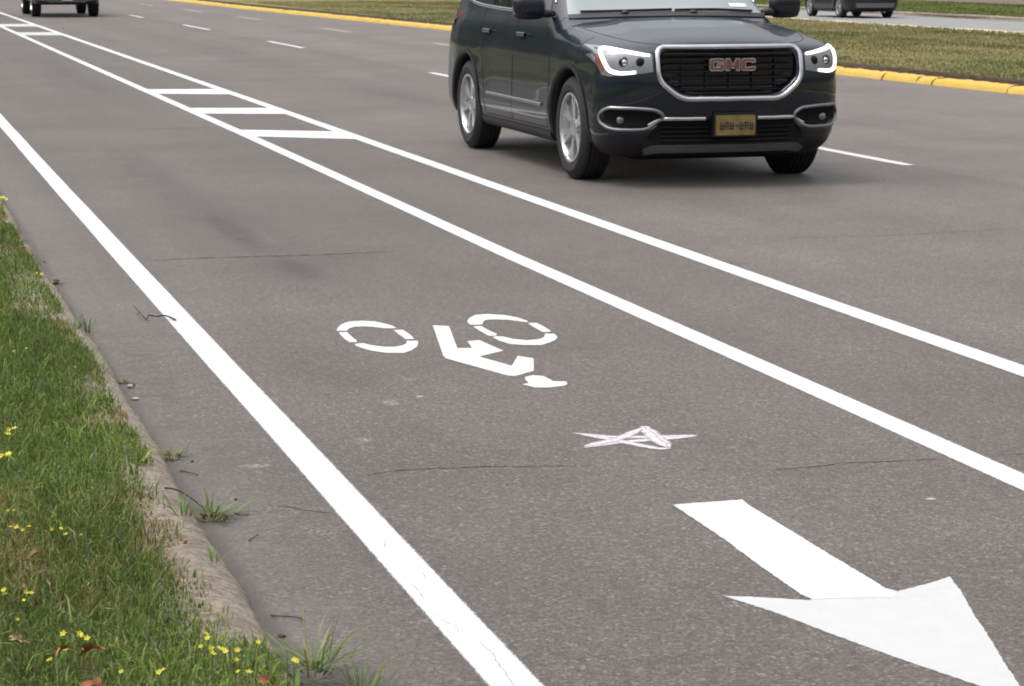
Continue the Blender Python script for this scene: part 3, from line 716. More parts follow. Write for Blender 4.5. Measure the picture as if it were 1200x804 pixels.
MK = dict(
    w1=[[(1.906,9.49),(1.932,9.581),(1.968,9.67),(2.012,9.73),(2.07,9.734),(2.116,9.701),(2.145,9.635),(2.167,9.557),(2.168,9.5),(2.156,9.487),(2.116,9.504),(2.082,9.547),(2.045,9.577),(2.001,9.575),(1.972,9.541),(1.948,9.478)],[(1.906,9.449),(1.943,9.447),(1.938,9.318),(1.937,9.212),(1.927,9.176),(1.898,9.184),(1.897,9.303)],[(1.907,9.13),(1.906,9.086),(1.923,9.01),(1.949,8.941),(1.986,8.888),(2.055,8.868),(2.101,8.923),(2.14,9.0),(2.162,9.07),(2.178,9.144),(2.135,9.156),(2.116,9.089),(2.088,9.045),(2.049,9.02),(2.011,9.036),(1.972,9.085),(1.951,9.143),(1.932,9.148)],[(2.144,9.445),(2.184,9.44),(2.185,9.316),(2.176,9.192),(2.14,9.194),(2.139,9.301)]],
    w2=[[(2.509,9.6),(2.542,9.686),(2.588,9.761),(2.644,9.773),(2.708,9.727),(2.744,9.648),(2.765,9.536),(2.75,9.495),(2.731,9.519),(2.695,9.578),(2.645,9.607),(2.606,9.611),(2.578,9.581),(2.546,9.486),(2.499,9.492),(2.495,9.53)],[(2.494,9.446),(2.532,9.453),(2.532,9.337),(2.539,9.222),(2.523,9.182),(2.493,9.186),(2.491,9.313)],[(2.501,9.153),(2.501,9.061),(2.522,8.961),(2.57,8.921),(2.641,8.901),(2.697,8.962),(2.736,9.018),(2.762,9.08),(2.774,9.163),(2.737,9.18),(2.708,9.095),(2.673,9.047),(2.614,9.036),(2.572,9.082),(2.547,9.15),(2.52,9.172)],[(2.745,9.478),(2.785,9.466),(2.787,9.356),(2.779,9.225),(2.738,9.219),(2.74,9.351)]],
    body=[[(2.336,9.527),(2.398,9.484),(2.29,8.922),(2.349,8.912),(2.372,9.077),(2.427,9.095),(2.453,8.811),(2.323,8.703),(2.39,8.465),(2.475,8.679),(2.519,8.604),(2.441,8.333),(2.341,8.247),(2.318,8.262),(2.185,8.698),(2.188,8.75)]],
    head=[[(2.372,8.216),(2.412,8.247),(2.443,8.218),(2.45,8.132),(2.447,8.105),(2.494,8.087),(2.486,8.04),(2.464,8.005),(2.398,7.983),(2.348,7.998),(2.321,8.073),(2.353,8.099),(2.357,8.164)]],
    star=[[(2.24,7.163),(2.33,7.083),(2.49,7.032),(2.622,7.023)],[(2.614,7.01),(2.481,6.994),(2.341,6.984),(2.2,6.933)],[(2.237,7.168),(2.302,7.066),(2.359,6.971),(2.399,6.897),(2.425,6.857),(2.468,6.855)],[(2.499,7.2),(2.363,7.048),(2.277,6.988),(2.208,6.951)],[(2.477,7.202),(2.515,7.18)],[(2.499,7.185),(2.48,7.015),(2.468,6.861)],[(2.485,7.178),(2.461,7.01),(2.458,6.86)]],
    shaft=[[(2.208,6.113),(2.425,6.118),(2.419,6.053),(2.417,5.424),(2.419,5.104),(2.422,5.071),(2.398,5.037),(2.304,5.064),(2.199,5.078),(2.192,5.128),(2.197,5.446),(2.207,5.681)]],
    ahead=[[(2.003,5.167),(2.065,5.141),(2.196,5.071),(2.215,5.105),(2.422,5.12),(2.435,5.088),(2.548,5.138),(2.623,5.181),(2.586,5.041),(2.513,4.819),(2.467,4.657),(2.406,4.469),(2.365,4.328),(2.327,4.206),(2.276,4.353),(2.198,4.571),(2.133,4.776),(2.072,4.989)]],)

# ------------------------------------------------------------------ ground
def sheet(name, x0, x1, y0, y1, z, mat, kind='structure', nx=1, ny=1, zf=None):
    V = []; F = []
    for i in range(nx + 1):
        for j in range(ny + 1):
            x = x0 + (x1 - x0) * i / nx; y = y0 + (y1 - y0) * j / ny
            V.append((x, y, z if zf is None else zf(x, y)))
    for i in range(nx):
        for j in range(ny):
            a = i * (ny + 1) + j; F.append((a, a + ny + 1, a + ny + 2, a + 1))
    return tag(from_py(name, V, F, mat, None, smooth=zf is not None), kind=kind)
sheet('ground', -1500, 1500, -1500, 1500, -.03, M['far_ground'])
sheet('road', .60, 13.2, -60, 420, 0, M['asphalt'])
sheet('far_road', 22.1, 28.9, -60, 420, 0.004, M['pale_asphalt'])
def verge_z(x, y):
    return .085 + .035 * min(1, max(0, (.72 - x) / .8)) + .010 * math.sin(x * 5.1 + y * 1.7) * math.sin(y * 2.3 + 1) * min(1, max(0, (.74 - x) * 4))
sheet('verge', -6.0, .74, -4, 60, .1, M['soil'], nx=34, ny=320, zf=verge_z)
sheet('verge_far', -60, .74, 60, 420, .1, M['green_turf']); sheet('verge_side', -60, -6, -60, 60, .11, M['green_turf'])
def mk_off(y): return float(np.interp(y, [22, 30, 50, 76, 300], [.30, .12, .0, -.75, -2.0]))
def median_sheet():
    ys = [-60, 0, 15] + list(np.arange(18, 90, 1.5)) + [120, 200, 300, 420]; V = []; F = []
    for i, y in enumerate(ys):
        V += [(13.20 + mk_off(y), y, .142), (14.5, y, .15), (22.2, y, .12)]
        if i:
            a = 3 * i - 3; F += [(a, a + 1, a + 4, a + 3), (a + 1, a + 2, a + 5, a + 4)]
    tag(from_py('median', V, F, M['dry_turf'], None, smooth=True), kind='structure')
median_sheet()
def soil_edge():
    V = []; F = []; r = random.Random(8)
    for i, y in enumerate(np.arange(14, 90, .12)):
        o = mk_off(y) + r.uniform(-.015, .015); V += [(13.07 + o, y, .07), (13.10 + o, y, .125 + r.uniform(-.015, .02)), (13.24 + o, y, .145)]
        if i: a = 3 * i - 3; F += [(a, a + 3, a + 4, a + 1), (a + 1, a + 4, a + 5, a + 2)]
    tag(from_py('soil_edge', V, F, M['dark_soil'], None), kind='structure')
soil_edge()
sheet('verge_beyond', 28.8, 37.6, -60, 420, .07, M['green_turf'])
sheet('planting_strip', 37.6, 43.5, -60, 420, .09, M['mulch'])
sheet('pavement', 43.5, 47, -60, 420, .10, M['pale_asphalt'])
sheet('lawn_beyond', 47, 260, -60, 420, .09, M['green_turf'])

def kerb(name, prof, y0, y1, mat, jag=.004, step=.12, gaps=(), xo=None):
    """prof: section (x, z) swept along the road with a worn, chipped surface; gaps leave the block joints open"""
    ys = [y for y in list(np.arange(y0, y1, step)) + [y1] if not any(abs(y - g) < .05 for g in gaps)]
    ys = sorted([(y, 0) for y in ys] + [(g - .010, 0) for g in gaps] + [(g + .010, 1) for g in gaps]); bm = bmesh.new(); prev = None; rr = random.Random(5)
    for y, brk in ys:
        if brk: bm.faces.new(prev[::-1]); prev = None
        off = 0.012 * math.sin(y * .9) + .006 * math.sin(y * 3.7) + (.003 * math.sin(y * 17) * math.sin(y * 5.3 + 1) if step < .1 else 0) + (xo(y) if xo else 0)
        ring = [bm.verts.new((x + (off + rr.uniform(-jag, jag)) * 1, y + (rr.uniform(-.02, .02) if any(abs(y - g) < .03 for g in gaps) else 0), z + (rr.uniform(-jag, jag) if z > .01 else 0))) for x, z in prof]
        if prev:
            for k in range(len(ring) - 1): bm.faces.new((prev[k], prev[k + 1], ring[k + 1], ring[k]))
            bm.faces.new(ring) if False else None
        prev = ring
    bmesh.ops.recalc_face_normals(bm, faces=bm.faces[:])
    return tag(from_bm(name, bm, mat, None, angle=60), kind='structure')
kerb('kerb', [(.60, -.02), (.60, .088), (.70, .096), (.76, .090), (.80, .078), (.835, .055), (.86, .025), (.872, -.02)], -4, 60, M['kerb'], jag=.0016, step=.035)
kerb('kerb_far', [(.60, -.02), (.60, .09), (.76, .09), (.86, .02), (.872, -.02)], 60, 300, M['kerb'], step=3)
G = []
yy = 20.0
rk = random.Random(12)
while yy < 85: yy += rk.choice([.45, .9, 1.0, 1.9]); G.append(yy)
kerb('median_kerb', [(12.86, -.02), (12.88, .05), (12.92, .078), (12.97, .088), (13.09, .090), (13.10, .02)], 14, 90, M['yellow'], jag=.008, step=.11, gaps=G, xo=mk_off)
kerb('median_kerb_far', [(12.86, -.02), (12.92, .09), (13.0, .11), (13.1, .10)], 90, 400, M['yellow'], step=4, xo=mk_off)
kerb('median_kerb_near', [(12.86, -.02), (12.92, .09), (13.0, .11), (13.1, .10)], -60, 14, M['yellow'], step=4, xo=mk_off)
kerb('median_kerb_back', [(22.0, .10), (22.05, .15), (22.2, .16), (22.3, .02)], -60, 400, M['pale_kerb'], jag=.01, step=.5)
kerb('outer_kerb', [(28.8, -.02), (28.82, .10), (28.98, .11), (29.0, .02)], -60, 400, M['kerb'], jag=.01, step=.5)

# cracks across the pavement: thin uneven ribbons
def ribbon(name, pts, w, z, mat, parent=None, wob=.006, step=.02, across=False, taper=True, seed=1, wmin=.25):
    rr = random.Random(seed); P = []
    for i in range(len(pts) - 1):
        a, b = pts[i], pts[i + 1]; L = math.hypot(b[0] - a[0], b[1] - a[1]); k = max(1, int(L / step))
        P += [(a[0] + (b[0] - a[0]) * t / k, a[1] + (b[1] - a[1]) * t / k) for t in range(k)]
    P.append(pts[-1]); n = len(P); V = []; F = []; A = []; dr = 0
    for i in range(n):
        a = P[max(0, i - 1)]; b = P[min(n - 1, i + 1)]; t = Vector((b[0] - a[0], b[1] - a[1])).normalized(); nn = Vector((-t.y, t.x))
        dr = dr * .8 + rr.uniform(-wob, wob)
        e = min(1, min(i, n - 1 - i) / (n * .15 + 1)) if taper else 1
        ww = w * (rr.uniform(wmin, 1)) * (.15 + .85 * e); c = Vector(P[i]) + nn * dr
        for s_ in (-1, 1): q = c + nn * s_ * ww / 2; V.append((q.x, q.y, z)); A.append(s_)
        if i: F.append((2 * i - 2, 2 * i - 1, 2 * i + 1, 2 * i))
    o = from_py(name, V, F, mat, parent)
    if across:
        at = o.data.attributes.new('across', 'FLOAT', 'POINT'); at.data.foreach_set('value', A)
    return o
CR = [([(1.40, 12.037), (1.676, 12.063), (1.991, 12.048), (2.31, 12.032), (2.75, 12.06)], .034), ([(1.405, 6.742), (1.47, 6.745), (1.559, 6.777), (1.796, 6.748), (2.16, 6.671)], .013),
      ([(2.66, 6.46), (2.819, 6.472), (2.903, 6.499), (3.055, 6.482), (3.258, 6.477)], .012), ([(3.40, 6.49), (3.55, 6.46), (3.9, 6.45)], .007),
      ([(1.09, 6.43), (1.162, 6.365), (1.25, 6.274)], .011), ([(2.397, 21.624), (3.078, 21.662)], .035), ([(4.86, 12.067), (5.6, 12.02), (6.542, 12.116)], .013),
      ([(2.16, 6.671), (2.45, 6.53), (2.66, 6.49)], .003), ([(4.5, 30.2), (7.4, 30.3)], .012), ([(8.1, 24.2), (10.4, 24.0)], .008)]
for i, (p, w) in enumerate(CR): tag(ribbon('pavement_crack', p, w, .0009, M['crack'], seed=i + 3, wob=.004, wmin=.15), kind='structure')

# ------------------------------------------------------------------ painted markings
def line(name, x, y0, y1, w, label, cat='road line', group=None, wander=.0, z=.0016):
    V = []; F = []; A = []; ys = np.concatenate([np.arange(y0, min(y1, 26), .25), np.arange(max(y0, 26), y1, 4), [y1]])
    if y1 <= 26: ys = np.concatenate([np.arange(y0, y1, .25), [y1]])
    hw = w / 2 + .012
    for i, y in enumerate(ys):
        xx = x(y) if callable(x) else x
        V += [(xx - hw, y, z), (xx + hw, y, z)]; A += [-.0725, .0725]
        if i: F.append((2 * i - 2, 2 * i, 2 * i + 1, 2 * i - 1))
    o = from_py(name, V, F, M['line_paint']); at = o.data.attributes.new('across', 'FLOAT', 'POINT'); at.data.foreach_set('value', A)
    return tag(o, label, cat, group)
AX = [(4.0, 1.313), (4.62, 1.313), (5.78, 1.314), (8.37, 1.313), (10.65, 1.312), (17.5, 1.318), (23.5, 1.335), (60, 1.42), (300, 2)]
BX = [(2.0, 3.322), (6.1, 3.325), (8.13, 3.321), (11.7, 3.305), (20.2, 3.345), (57.2, 3.349), (300, 3.36)]
CX_ = [(2, 4.24), (7.8, 4.243), (10.4, 4.236), (15.02, 4.243), (25.6, 4.262), (71.8, 4.225), (300, 4.2)]
def itp(T): return lambda y: float(np.interp(y, [a for a, b in T], [b for a, b in T])) + .0008 * math.sin(y * 1.9)
edge = line('edge_line', itp(AX), -4, 300, .102, 'solid white line nearest the grass kerb, at the outer side of the bicycle lane', wander=0)
line('buffer_line', itp(BX), -4, 300, .100, 'middle one of the three long white lines, between bicycle lane and crossbars')
line('buffer_line', itp(CX_), -4, 300, .112, 'long white line nearest the big SUV, on the traffic side of the crossbars')
for i, p in enumerate([[(1.322, 5.95), (1.305, 5.86), (1.318, 5.79)], [(1.29, 5.50), (1.283, 5.40), (1.288, 5.33)], [(1.272, 5.22), (1.285, 5.14), (1.30, 5.08), (1.287, 5.02)], [(1.325, 4.98), (1.327, 4.86), (1.318, 4.78), (1.31, 4.66), (1.30, 4.5)], [(1.35, 5.62), (1.33, 5.52)]]):
    ribbon('paint_crack', p, .0036, .0024, M['hair_crack'], parent=edge, seed=i + 40, wob=.003, step=.012, wmin=.2)
RG = [([(3.395, 28.43), (4.20, 28.25), (4.20, 27.10), (3.395, 27.43)], 'third crossbar from the camera between the two buffer lines'),
      ([(3.395, 24.66), (4.20, 24.44), (4.20, 23.42), (3.395, 23.73)], 'second crossbar from the camera between the two buffer lines'),
      ([(3.395, 21.33), (4.20, 20.88), (4.20, 19.92), (3.395, 20.48)], 'crossbar nearest the camera between the two buffer lines'),
      ([(3.395, 51.9), (4.18, 51.9), (4.18, 49.7), (3.395, 49.9)], 'fourth crossbar from the camera, near the dark pickup truck'),
      ([(3.395, 58.9), (4.18, 58.9), (4.18, 56.5), (3.395, 56.7)], 'farthest crossbar, beside the dark pickup truck')]
def flat(name, polys, z, mat, jitter=.0015, step=.02, parent=None, thick=0):
    V = []; F = []; rr = random.Random(len(polys[0]))
    for P in polys:
        Q = []
        for i in range(len(P)):
            a, b = P[i], P[(i + 1) % len(P)]; L = math.hypot(b[0] - a[0], b[1] - a[1]); k = max(1, int(L / step))
            for t in range(k):
                Q.append((a[0] + (b[0] - a[0]) * t / k + rr.uniform(-jitter, jitter), a[1] + (b[1] - a[1]) * t / k + rr.uniform(-jitter, jitter), z))
        s = len(V); V += Q; F.append(tuple(range(s, s + len(Q))))
    bm = bmesh.new(); vs = [bm.verts.new(v) for v in V]
    for f in F: bm.faces.new([vs[i] for i in f])
    bmesh.ops.triangulate(bm, faces=bm.faces[:]); bmesh.ops.recalc_face_normals(bm, faces=bm.faces[:])
    for f in bm.faces:
        if f.normal.z < 0: f.normal_flip()
    return from_bm(name, bm, mat, parent, smooth=False)
for i, (P, lb) in enumerate(RG):
    tag(flat('crossbar', [P], .0012, M['thin_paint'] if i > 2 else M['bright_paint'], jitter=.003, step=.1), lb, 'road marking', 'crossbars between the buffer lines')
lane1 = [13.4 + 12.1 * k for k in range(-1, 12)]
nm1 = {0: 'broken lane dash under and right of the big SUV', 1: 'worn lane dash just left of the big SUV', 2: 'lane dash left of the SUV, nearest full one to its left', 3: 'next lane dash beyond in the same row as the dash left of the SUV', 4: 'short far lane dash close to the pickup truck'}
def dash(x, y0, y1, w, lb, mat):
    n = max(2, int((y1 - y0) / .35)); rr = random.Random(int(x * 10 + y0)); V = []; P1 = []; P2 = []
    for i in range(n + 1):
        y = y0 + (y1 - y0) * i / n; P1.append((x - w / 2 + rr.uniform(-.008, .008), y)); P2.append((x + w / 2 + rr.uniform(-.008, .008), y))
    tag(flat('lane_dash', [P1 + P2[::-1]], .0016, mat, jitter=.003, step=.12), lb, 'road marking', 'broken lane lines')
for k, (a, b) in enumerate([(16.2, 19.4), (28.3, 31.6), (41.2, 44.9), (52.7, 57.0), (64.6, 68.0)]):
    dash(7.74 if k < 4 else 7.66, a, b, .11, ['white lane dash to the right of the big SUV, by its front wheel', 'white lane dash touching the rear of the big SUV at its left', 'clearest white lane dash left of the big SUV, in the nearer broken row',
         'second dash left of the big SUV in the nearer broken row', 'farthest visible dash of the nearer broken row, close to the pickup truck'][k], M['far_paint'])
for k, (a, b) in enumerate([(39.6, 43.0), (50.2, 53.4), (61.2, 65.0), (71.2, 75.2), (82.0, 86.0)]):
    dash([10.60, 10.47, 10.36, 10.22, 10.07][k], a, b, .11, ['faint lane dash touching the SUV in the farther broken row', 'pale lane dash left of the SUV, nearest full one of the farther row',
         'middle pale dash of the farther broken row', 'small pale dash of the farther row below the start of the yellow kerb', 'farthest faint dash of the farther broken row, near the top edge'][k], M['faint_paint'])

bike = empty('bicycle_symbol', (2.4, 8.9, 0)); tag(bike, 'white stencilled cyclist symbol painted in the middle of the bicycle lane', 'road marking')
def rel(o, root):
    o.parent = root; o.location = -root.location; return o
z1 = .0014
rel(flat('wheel', MK['w1'], z1, M['stencil_paint'], .001, .01), bike); rel(flat('wheel', MK['w2'], z1, M['stencil_paint'], .001, .01), bike)
rel(flat('rider_body', MK['body'], z1, M['stencil_paint'], .001, .01), bike); rel(flat('rider_head', MK['head'], z1, M['stencil_paint'], .001, .01), bike)
arrow = empty('lane_arrow', (2.3, 5.2, 0)); tag(arrow, 'large white direction arrow on the bicycle lane, pointing towards the camera at bottom right', 'road marking')
rel(flat('arrow_shaft', MK['shaft'], .0018, M['arrow_paint'], .0020, .009), arrow); rel(flat('arrow_head', MK['ahead'], .0012, M['thin_paint'], .0020, .009), arrow)
star = empty('chalk_star', (2.42, 7.05, 0)); tag(star, 'hand drawn chalk star on the asphalt between the cyclist symbol and the arrow', 'chalk drawing')
for i, p in enumerate(MK['star']):
    p = [tuple(q) for q in p]
    o = ribbon('chalk_stroke', spline(p, 8) if len(p) > 2 else p, .068, .0015 + .0004 * i, M['chalk'], seed=70 + i, wob=.0016, step=.012, across=True, wmin=.75); rel(o, star)

# ------------------------------------------------------------------ grass
def blades(name, bx, by, bz, h, w, col, label=None, lean=.5, mat='blade', flatter=0, parent=None, bend=.6):
    n = len(bx); th = rng.uniform(0, 2 * math.pi, n); ln = np.abs(rng.normal(0, lean, n)) * h; ld = rng.uniform(0, 2 * math.pi, n)
    wx, wy = np.cos(th) * w / 2, np.sin(th) * w / 2; lx, ly = np.cos(ld) * ln, np.sin(ld) * ln
    z1 = bz + h * .55; z2 = bz + h * np.clip(1 - .25 * (ln / h) ** 2, .4, 1)
    B = np.stack([bx, by, bz - .005], 1)
    V = np.empty((n, 5, 3))
    V[:, 0] = B - np.stack([wx, wy, 0 * wx], 1); V[:, 1] = B + np.stack([wx, wy, 0 * wx], 1)
    m = np.stack([bx + lx * .35, by + ly * .35, z1], 1); V[:, 2] = m - .8 * np.stack([wx, wy, 0 * wx], 1); V[:, 3] = m + .8 * np.stack([wx, wy, 0 * wx], 1)
    V[:, 4] = np.stack([bx + lx, by + ly, z2], 1)
    i0 = (np.arange(n) * 5)[:, None]
    L = np.concatenate([i0 + [0, 1, 3, 2], i0 + [2, 3, 4]], 1).ravel()
    st = (np.arange(n) * 7)[:, None] + [0, 4]; C = np.ones((n, 5, 4)); C[:, :, :3] = col[:, None, :]
    C[:, 4, :3] *= 1.15
    o = np_mesh(name, V.reshape(-1, 3), L, st.ravel(), None, M[mat], parent, C.reshape(-1, 4))
    return o
def vnoise(x, y, s, seed):
    """smooth value noise for patches"""
    r = np.random.default_rng(seed); T = r.random((64, 64)); u = x * s; v = y * s; i = np.floor(u).astype(int); j = np.floor(v).astype(int); a = u - i; b = v - j
    a = a * a * (3 - 2 * a); b = b * b * (3 - 2 * b); g = lambda p, q: T[p % 64, q % 64]
    return g(i, j) * (1 - a) * (1 - b) + g(i + 1, j) * a * (1 - b) + g(i, j + 1) * (1 - a) * b + g(i + 1, j + 1) * a * b
vz = np.vectorize(verge_z)
def verge_grass():
    # dense in what the camera sees, thinner to the sides
    X = []; Y = []
    for (n, y0, y1, left) in ((120000, 3.6, 9.5, .55), (70000, 9.5, 20, .5), (26000, 20, 45, 1.0), (45000, 1.5, 20, 3.2)):
        y = rng.uniform(y0, y1, n); xl = np.minimum(.0577 * y, .70) - left; x = xl + (.80 - xl) * rng.random(n); X.append(x); Y.append(y)
    x = np.concatenate(X); y = np.concatenate(Y)
    front = np.interp(y, [5, 6.9, 7.6, 30], [.705, .725, .775, .785]) + .05 * (vnoise(x * 0, y, 2.1, 3) - .5) * 2 + .035 * (vnoise(x * 0, y, 7, 4) - .5) * 2
    front = np.where(y < 4.95, front + (4.95 - y) * .5, front)               # grass creeps over the kerb at the near end
    front = np.where((y > 9.5) & (y < 16), front + .02, front)
    keep = x < front + rng.normal(0, .018, len(x)); keep &= rng.random(len(x)) < .45 + .75 * vnoise(x, y, 5, 9) + .2
    x, y, front = x[keep], y[keep], front[keep]
    z = np.where(x < .74, vz(x, y), .09); z = np.where(x > .78, .09 - (x - .78) * 1.1, z); z = np.maximum(z, 0)
    dry = np.clip(.02 + 1.0 * (vnoise(x, y, 1.9, 21) - .62) + .9 * (vnoise(x, y, 6, 22) - .62) + .75 * np.exp(-((front - x) / .055) ** 2) * (vnoise(x * 0, y, 3, 5) > .38) , 0.03, .85)
    for cx, cy, rx, ry, a in [(.33, 5.55, .10, .32, .75), (.42, 5.15, .12, .10, .35), (.36, 6.0, .10, .12, .4), (.40, 4.62, .05, .06, .4), (.36, 7.3, .12, .3, .2)]: dry = np.maximum(dry, a * np.exp(-((x - cx) / rx) ** 2 - ((y - cy) / ry) ** 2))
    isdry = rng.random(len(x)) < dry
    g = np.stack([.128 + 0 * x, .188 + 0 * x, .028 + 0 * x], 1); g2 = np.array([.070, .112, .018]); g3 = np.array([.215, .25, .07]); g4 = np.array([.15, .17, .105])
    r = rng.random(len(x))[:, None]; col = np.where(r < .35, g2, g); col = np.where(r > .78, g3, col); col = np.where(r > .92, g4, col)
    lush = vnoise(x, y, 1.3, 31)[:, None]; col = col * (.72 + .5 * lush)
    dcol = np.where(rng.random(len(x))[:, None] < .5, np.array([.30, .21, .10]), np.where(rng.random(len(x))[:, None] < .5, np.array([.22, .115, .045]), np.array([.36, .30, .17])))
    col = np.where(isdry[:, None], dcol, col) * rng.uniform(.75, 1.25, len(x))[:, None]
    h = np.where(isdry, rng.uniform(.012, .040, len(x)), rng.uniform(.016, .050, len(x)) + .045 * (rng.random(len(x)) < .05)) * (.7 + .6 * vnoise(x, y, 4, 41)); h = h * np.where(x > front - .06, .75, 1)
    w = rng.uniform(.0018, .0042, len(x)) * np.where(y > 12, 1.8, 1); w = np.where(rng.random(len(x)) < .025, rng.uniform(.007, .012, len(x)), w)
    tag(blades('verge_grass', x, y, z, h, w, col, lean=1.05), 'green mown grass with dry tips along the near kerb', 'grass', kind='stuff')
verge_grass()
def turf(name, x0, x1, y0, y1, n, cols, h0, h1, w, zb, label, lim=True):
    y = y0 + (y1 - y0) * rng.random(n) ** 1.4; x = rng.uniform(x0, x1, n)
    if lim: k = (x < y * .60 + 2) & (x > np.interp(y, [22, 30, 50, 76, 300], [13.50, 13.33, 13.2, 12.48, 11.3])); x, y = x[k], y[k]
    p = vnoise(x, y * .35, 1.1, 51) * .6 + vnoise(x, y * .6, 3.3, 52) * .4
    c = np.array(cols); i = np.clip((p * len(c) * 1.3 - .3 + rng.normal(0, .5, len(x))).astype(int), 0, len(c) - 1)
    col = c[i] * rng.uniform(.75, 1.25, len(x))[:, None]
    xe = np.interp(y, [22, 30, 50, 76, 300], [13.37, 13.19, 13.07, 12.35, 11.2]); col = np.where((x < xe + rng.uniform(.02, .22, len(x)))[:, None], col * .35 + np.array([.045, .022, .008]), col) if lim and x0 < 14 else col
    return tag(blades(name, x, y, zb + 0 * x, rng.uniform(h0, h1, len(x)), w * rng.uniform(.6, 1.4, len(x)), col, lean=1.0), label, 'grass', kind='stuff')
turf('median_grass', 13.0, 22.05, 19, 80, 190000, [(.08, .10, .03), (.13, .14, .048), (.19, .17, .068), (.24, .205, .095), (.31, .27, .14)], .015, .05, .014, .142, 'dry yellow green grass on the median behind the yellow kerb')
turf('far_grass', 29.0, 37.6, 48, 95, 60000, [(.06, .09, .02), (.10, .14, .035), (.14, .165, .045), (.2, .2, .07)], .04, .09, .035, .07, 'green grass strip beyond the far road')

# ------------------------------------------------------------------ weeds in the gutter, flowers, leaves, twigs
def tuft(name, x, y, z, n, h, spread, label, group, wide=.004, soil=True, tall=0, seed=1):
    rr = np.random.default_rng(seed); root = empty(name, (x, y, z)); tag(root, label, 'weed', group)
    V = []; L = []; st = []; C = []
    for i in range(n):
        a = rr.uniform(0, 2 * math.pi); r = abs(rr.normal(0, spread * .35)); hh = h * rr.uniform(.5, 1.1); out = spread * rr.uniform(.3, 1.0); ww = wide * rr.uniform(.6, 1.4)
        if i < tall: hh = h * rr.uniform(1.6, 2.6); out = spread * .6; ww *= .6
        b = np.array([math.cos(a) * r, math.sin(a) * r, 0]); d = np.array([math.cos(a), math.sin(a), 0]); s_ = np.array([-math.sin(a), math.cos(a), 0])
        c = np.array([(.10, .16, .035), (.14, .21, .05), (.07, .11, .025), (.22, .20, .08)][rr.integers(0, 4)]) * rr.uniform(.8, 1.2)
        s0 = len(V); ts = [0, .35, .7, 1]
        for t in ts[:-1]:
            p = b + d * out * t ** 1.3 + np.array([0, 0, hh * (t - .35 * t * t)])
            w_ = ww * (1 - .5 * t) / 2; V += [p - s_ * w_, p + s_ * w_]; C += [c, c]
        V.append(b + d * out + np.array([0, 0, hh * .62])); C.append(c * 1.1)
        for q in (0, 2): st.append(len(L)); L += [s0 + q, s0 + q + 1, s0 + q + 3, s0 + q + 2]
        st.append(len(L)); L += [s0 + 4, s0 + 5, s0 + 6]
    C = np.concatenate([np.array(C), np.ones((len(C), 1))], 1)
    np_mesh('blades', np.array(V), np.array(L), np.array(st), None, M['leafy'], root, C)
    if soil:
        bm = bmesh.new(); bmesh.ops.create_icosphere(bm, subdivisions=2, radius=1)
        for v in bm.verts: v.co = Vector((v.co.x * spread * .45, v.co.y * spread * .6, v.co.z * .008 + .002)) * random.uniform(.8, 1.2)
        from_bm('root_clump', bm, M['mulch'], root)
    return root
GW = 'weeds growing in the gutter'
tuft('gutter_weed', .905, 6.33, 0, 60, .055, .10, 'leafy green weed at the kerb foot, the nearer of the two bushy gutter weeds', GW, .007, tall=5, seed=2)
tuft('gutter_weed', .900, 7.15, 0, 45, .045, .065, 'small rounded green weed at the kerb foot, the farther of the two bushy gutter weeds', GW, .005, tall=3, seed=3)
tuft('gutter_weed', .895, 8.52, 0, 18, .03, .06, 'withered brown green weed beside pale debris in the gutter', GW, .005, tall=2, seed=4)
tuft('gutter_weed', .86, 11.3, .01, 34, .035, .10, 'dark low weed lying over the kerb far up the verge', GW, .008, tall=0, seed=5)
tuft('gutter_weed', .885, 9.75, 0, 16, .13, .05, 'thin upright grass tuft rising from the gutter past the twig', GW, .004, soil=False, seed=6)
tuft('kerb_weed', .80, 9.35, .08, 22, .10, .09, 'upright grass tuft leaning over the kerb top near the twig', 'grass tufts on the kerb', .004, soil=False, seed=7)
tuft('kerb_weed', .79, 8.35, .08, 20, .08, .10, 'grass tuft overhanging the kerb across from the withered weed', 'grass tufts on the kerb', .004, soil=False, seed=8)
tuft('kerb_weed', .79, 6.05, .085, 22, .07, .09, 'dry grass tuft on the kerb top just nearer than the bushy weed', 'grass tufts on the kerb', .004, soil=False, seed=9)
tuft('kerb_weed', .80, 5.55, .08, 16, .05, .07, 'short grass tuft on the wide bare stretch of kerb', 'grass tufts on the kerb', .0035, soil=False, seed=10)
tuft('kerb_weed', .90, 4.78, .03, 90, .07, .13, 'dense weed covering the near end of the kerb at the bottom edge', 'grass tufts on the kerb', .006, soil=False, tall=14, seed=11)
tuft('kerb_weed', .98, 4.66, .0, 60, .06, .12, 'tall thin grass stems over the asphalt at the bottom edge', 'grass tufts on the kerb', .0035, soil=False, tall=22, seed=12)

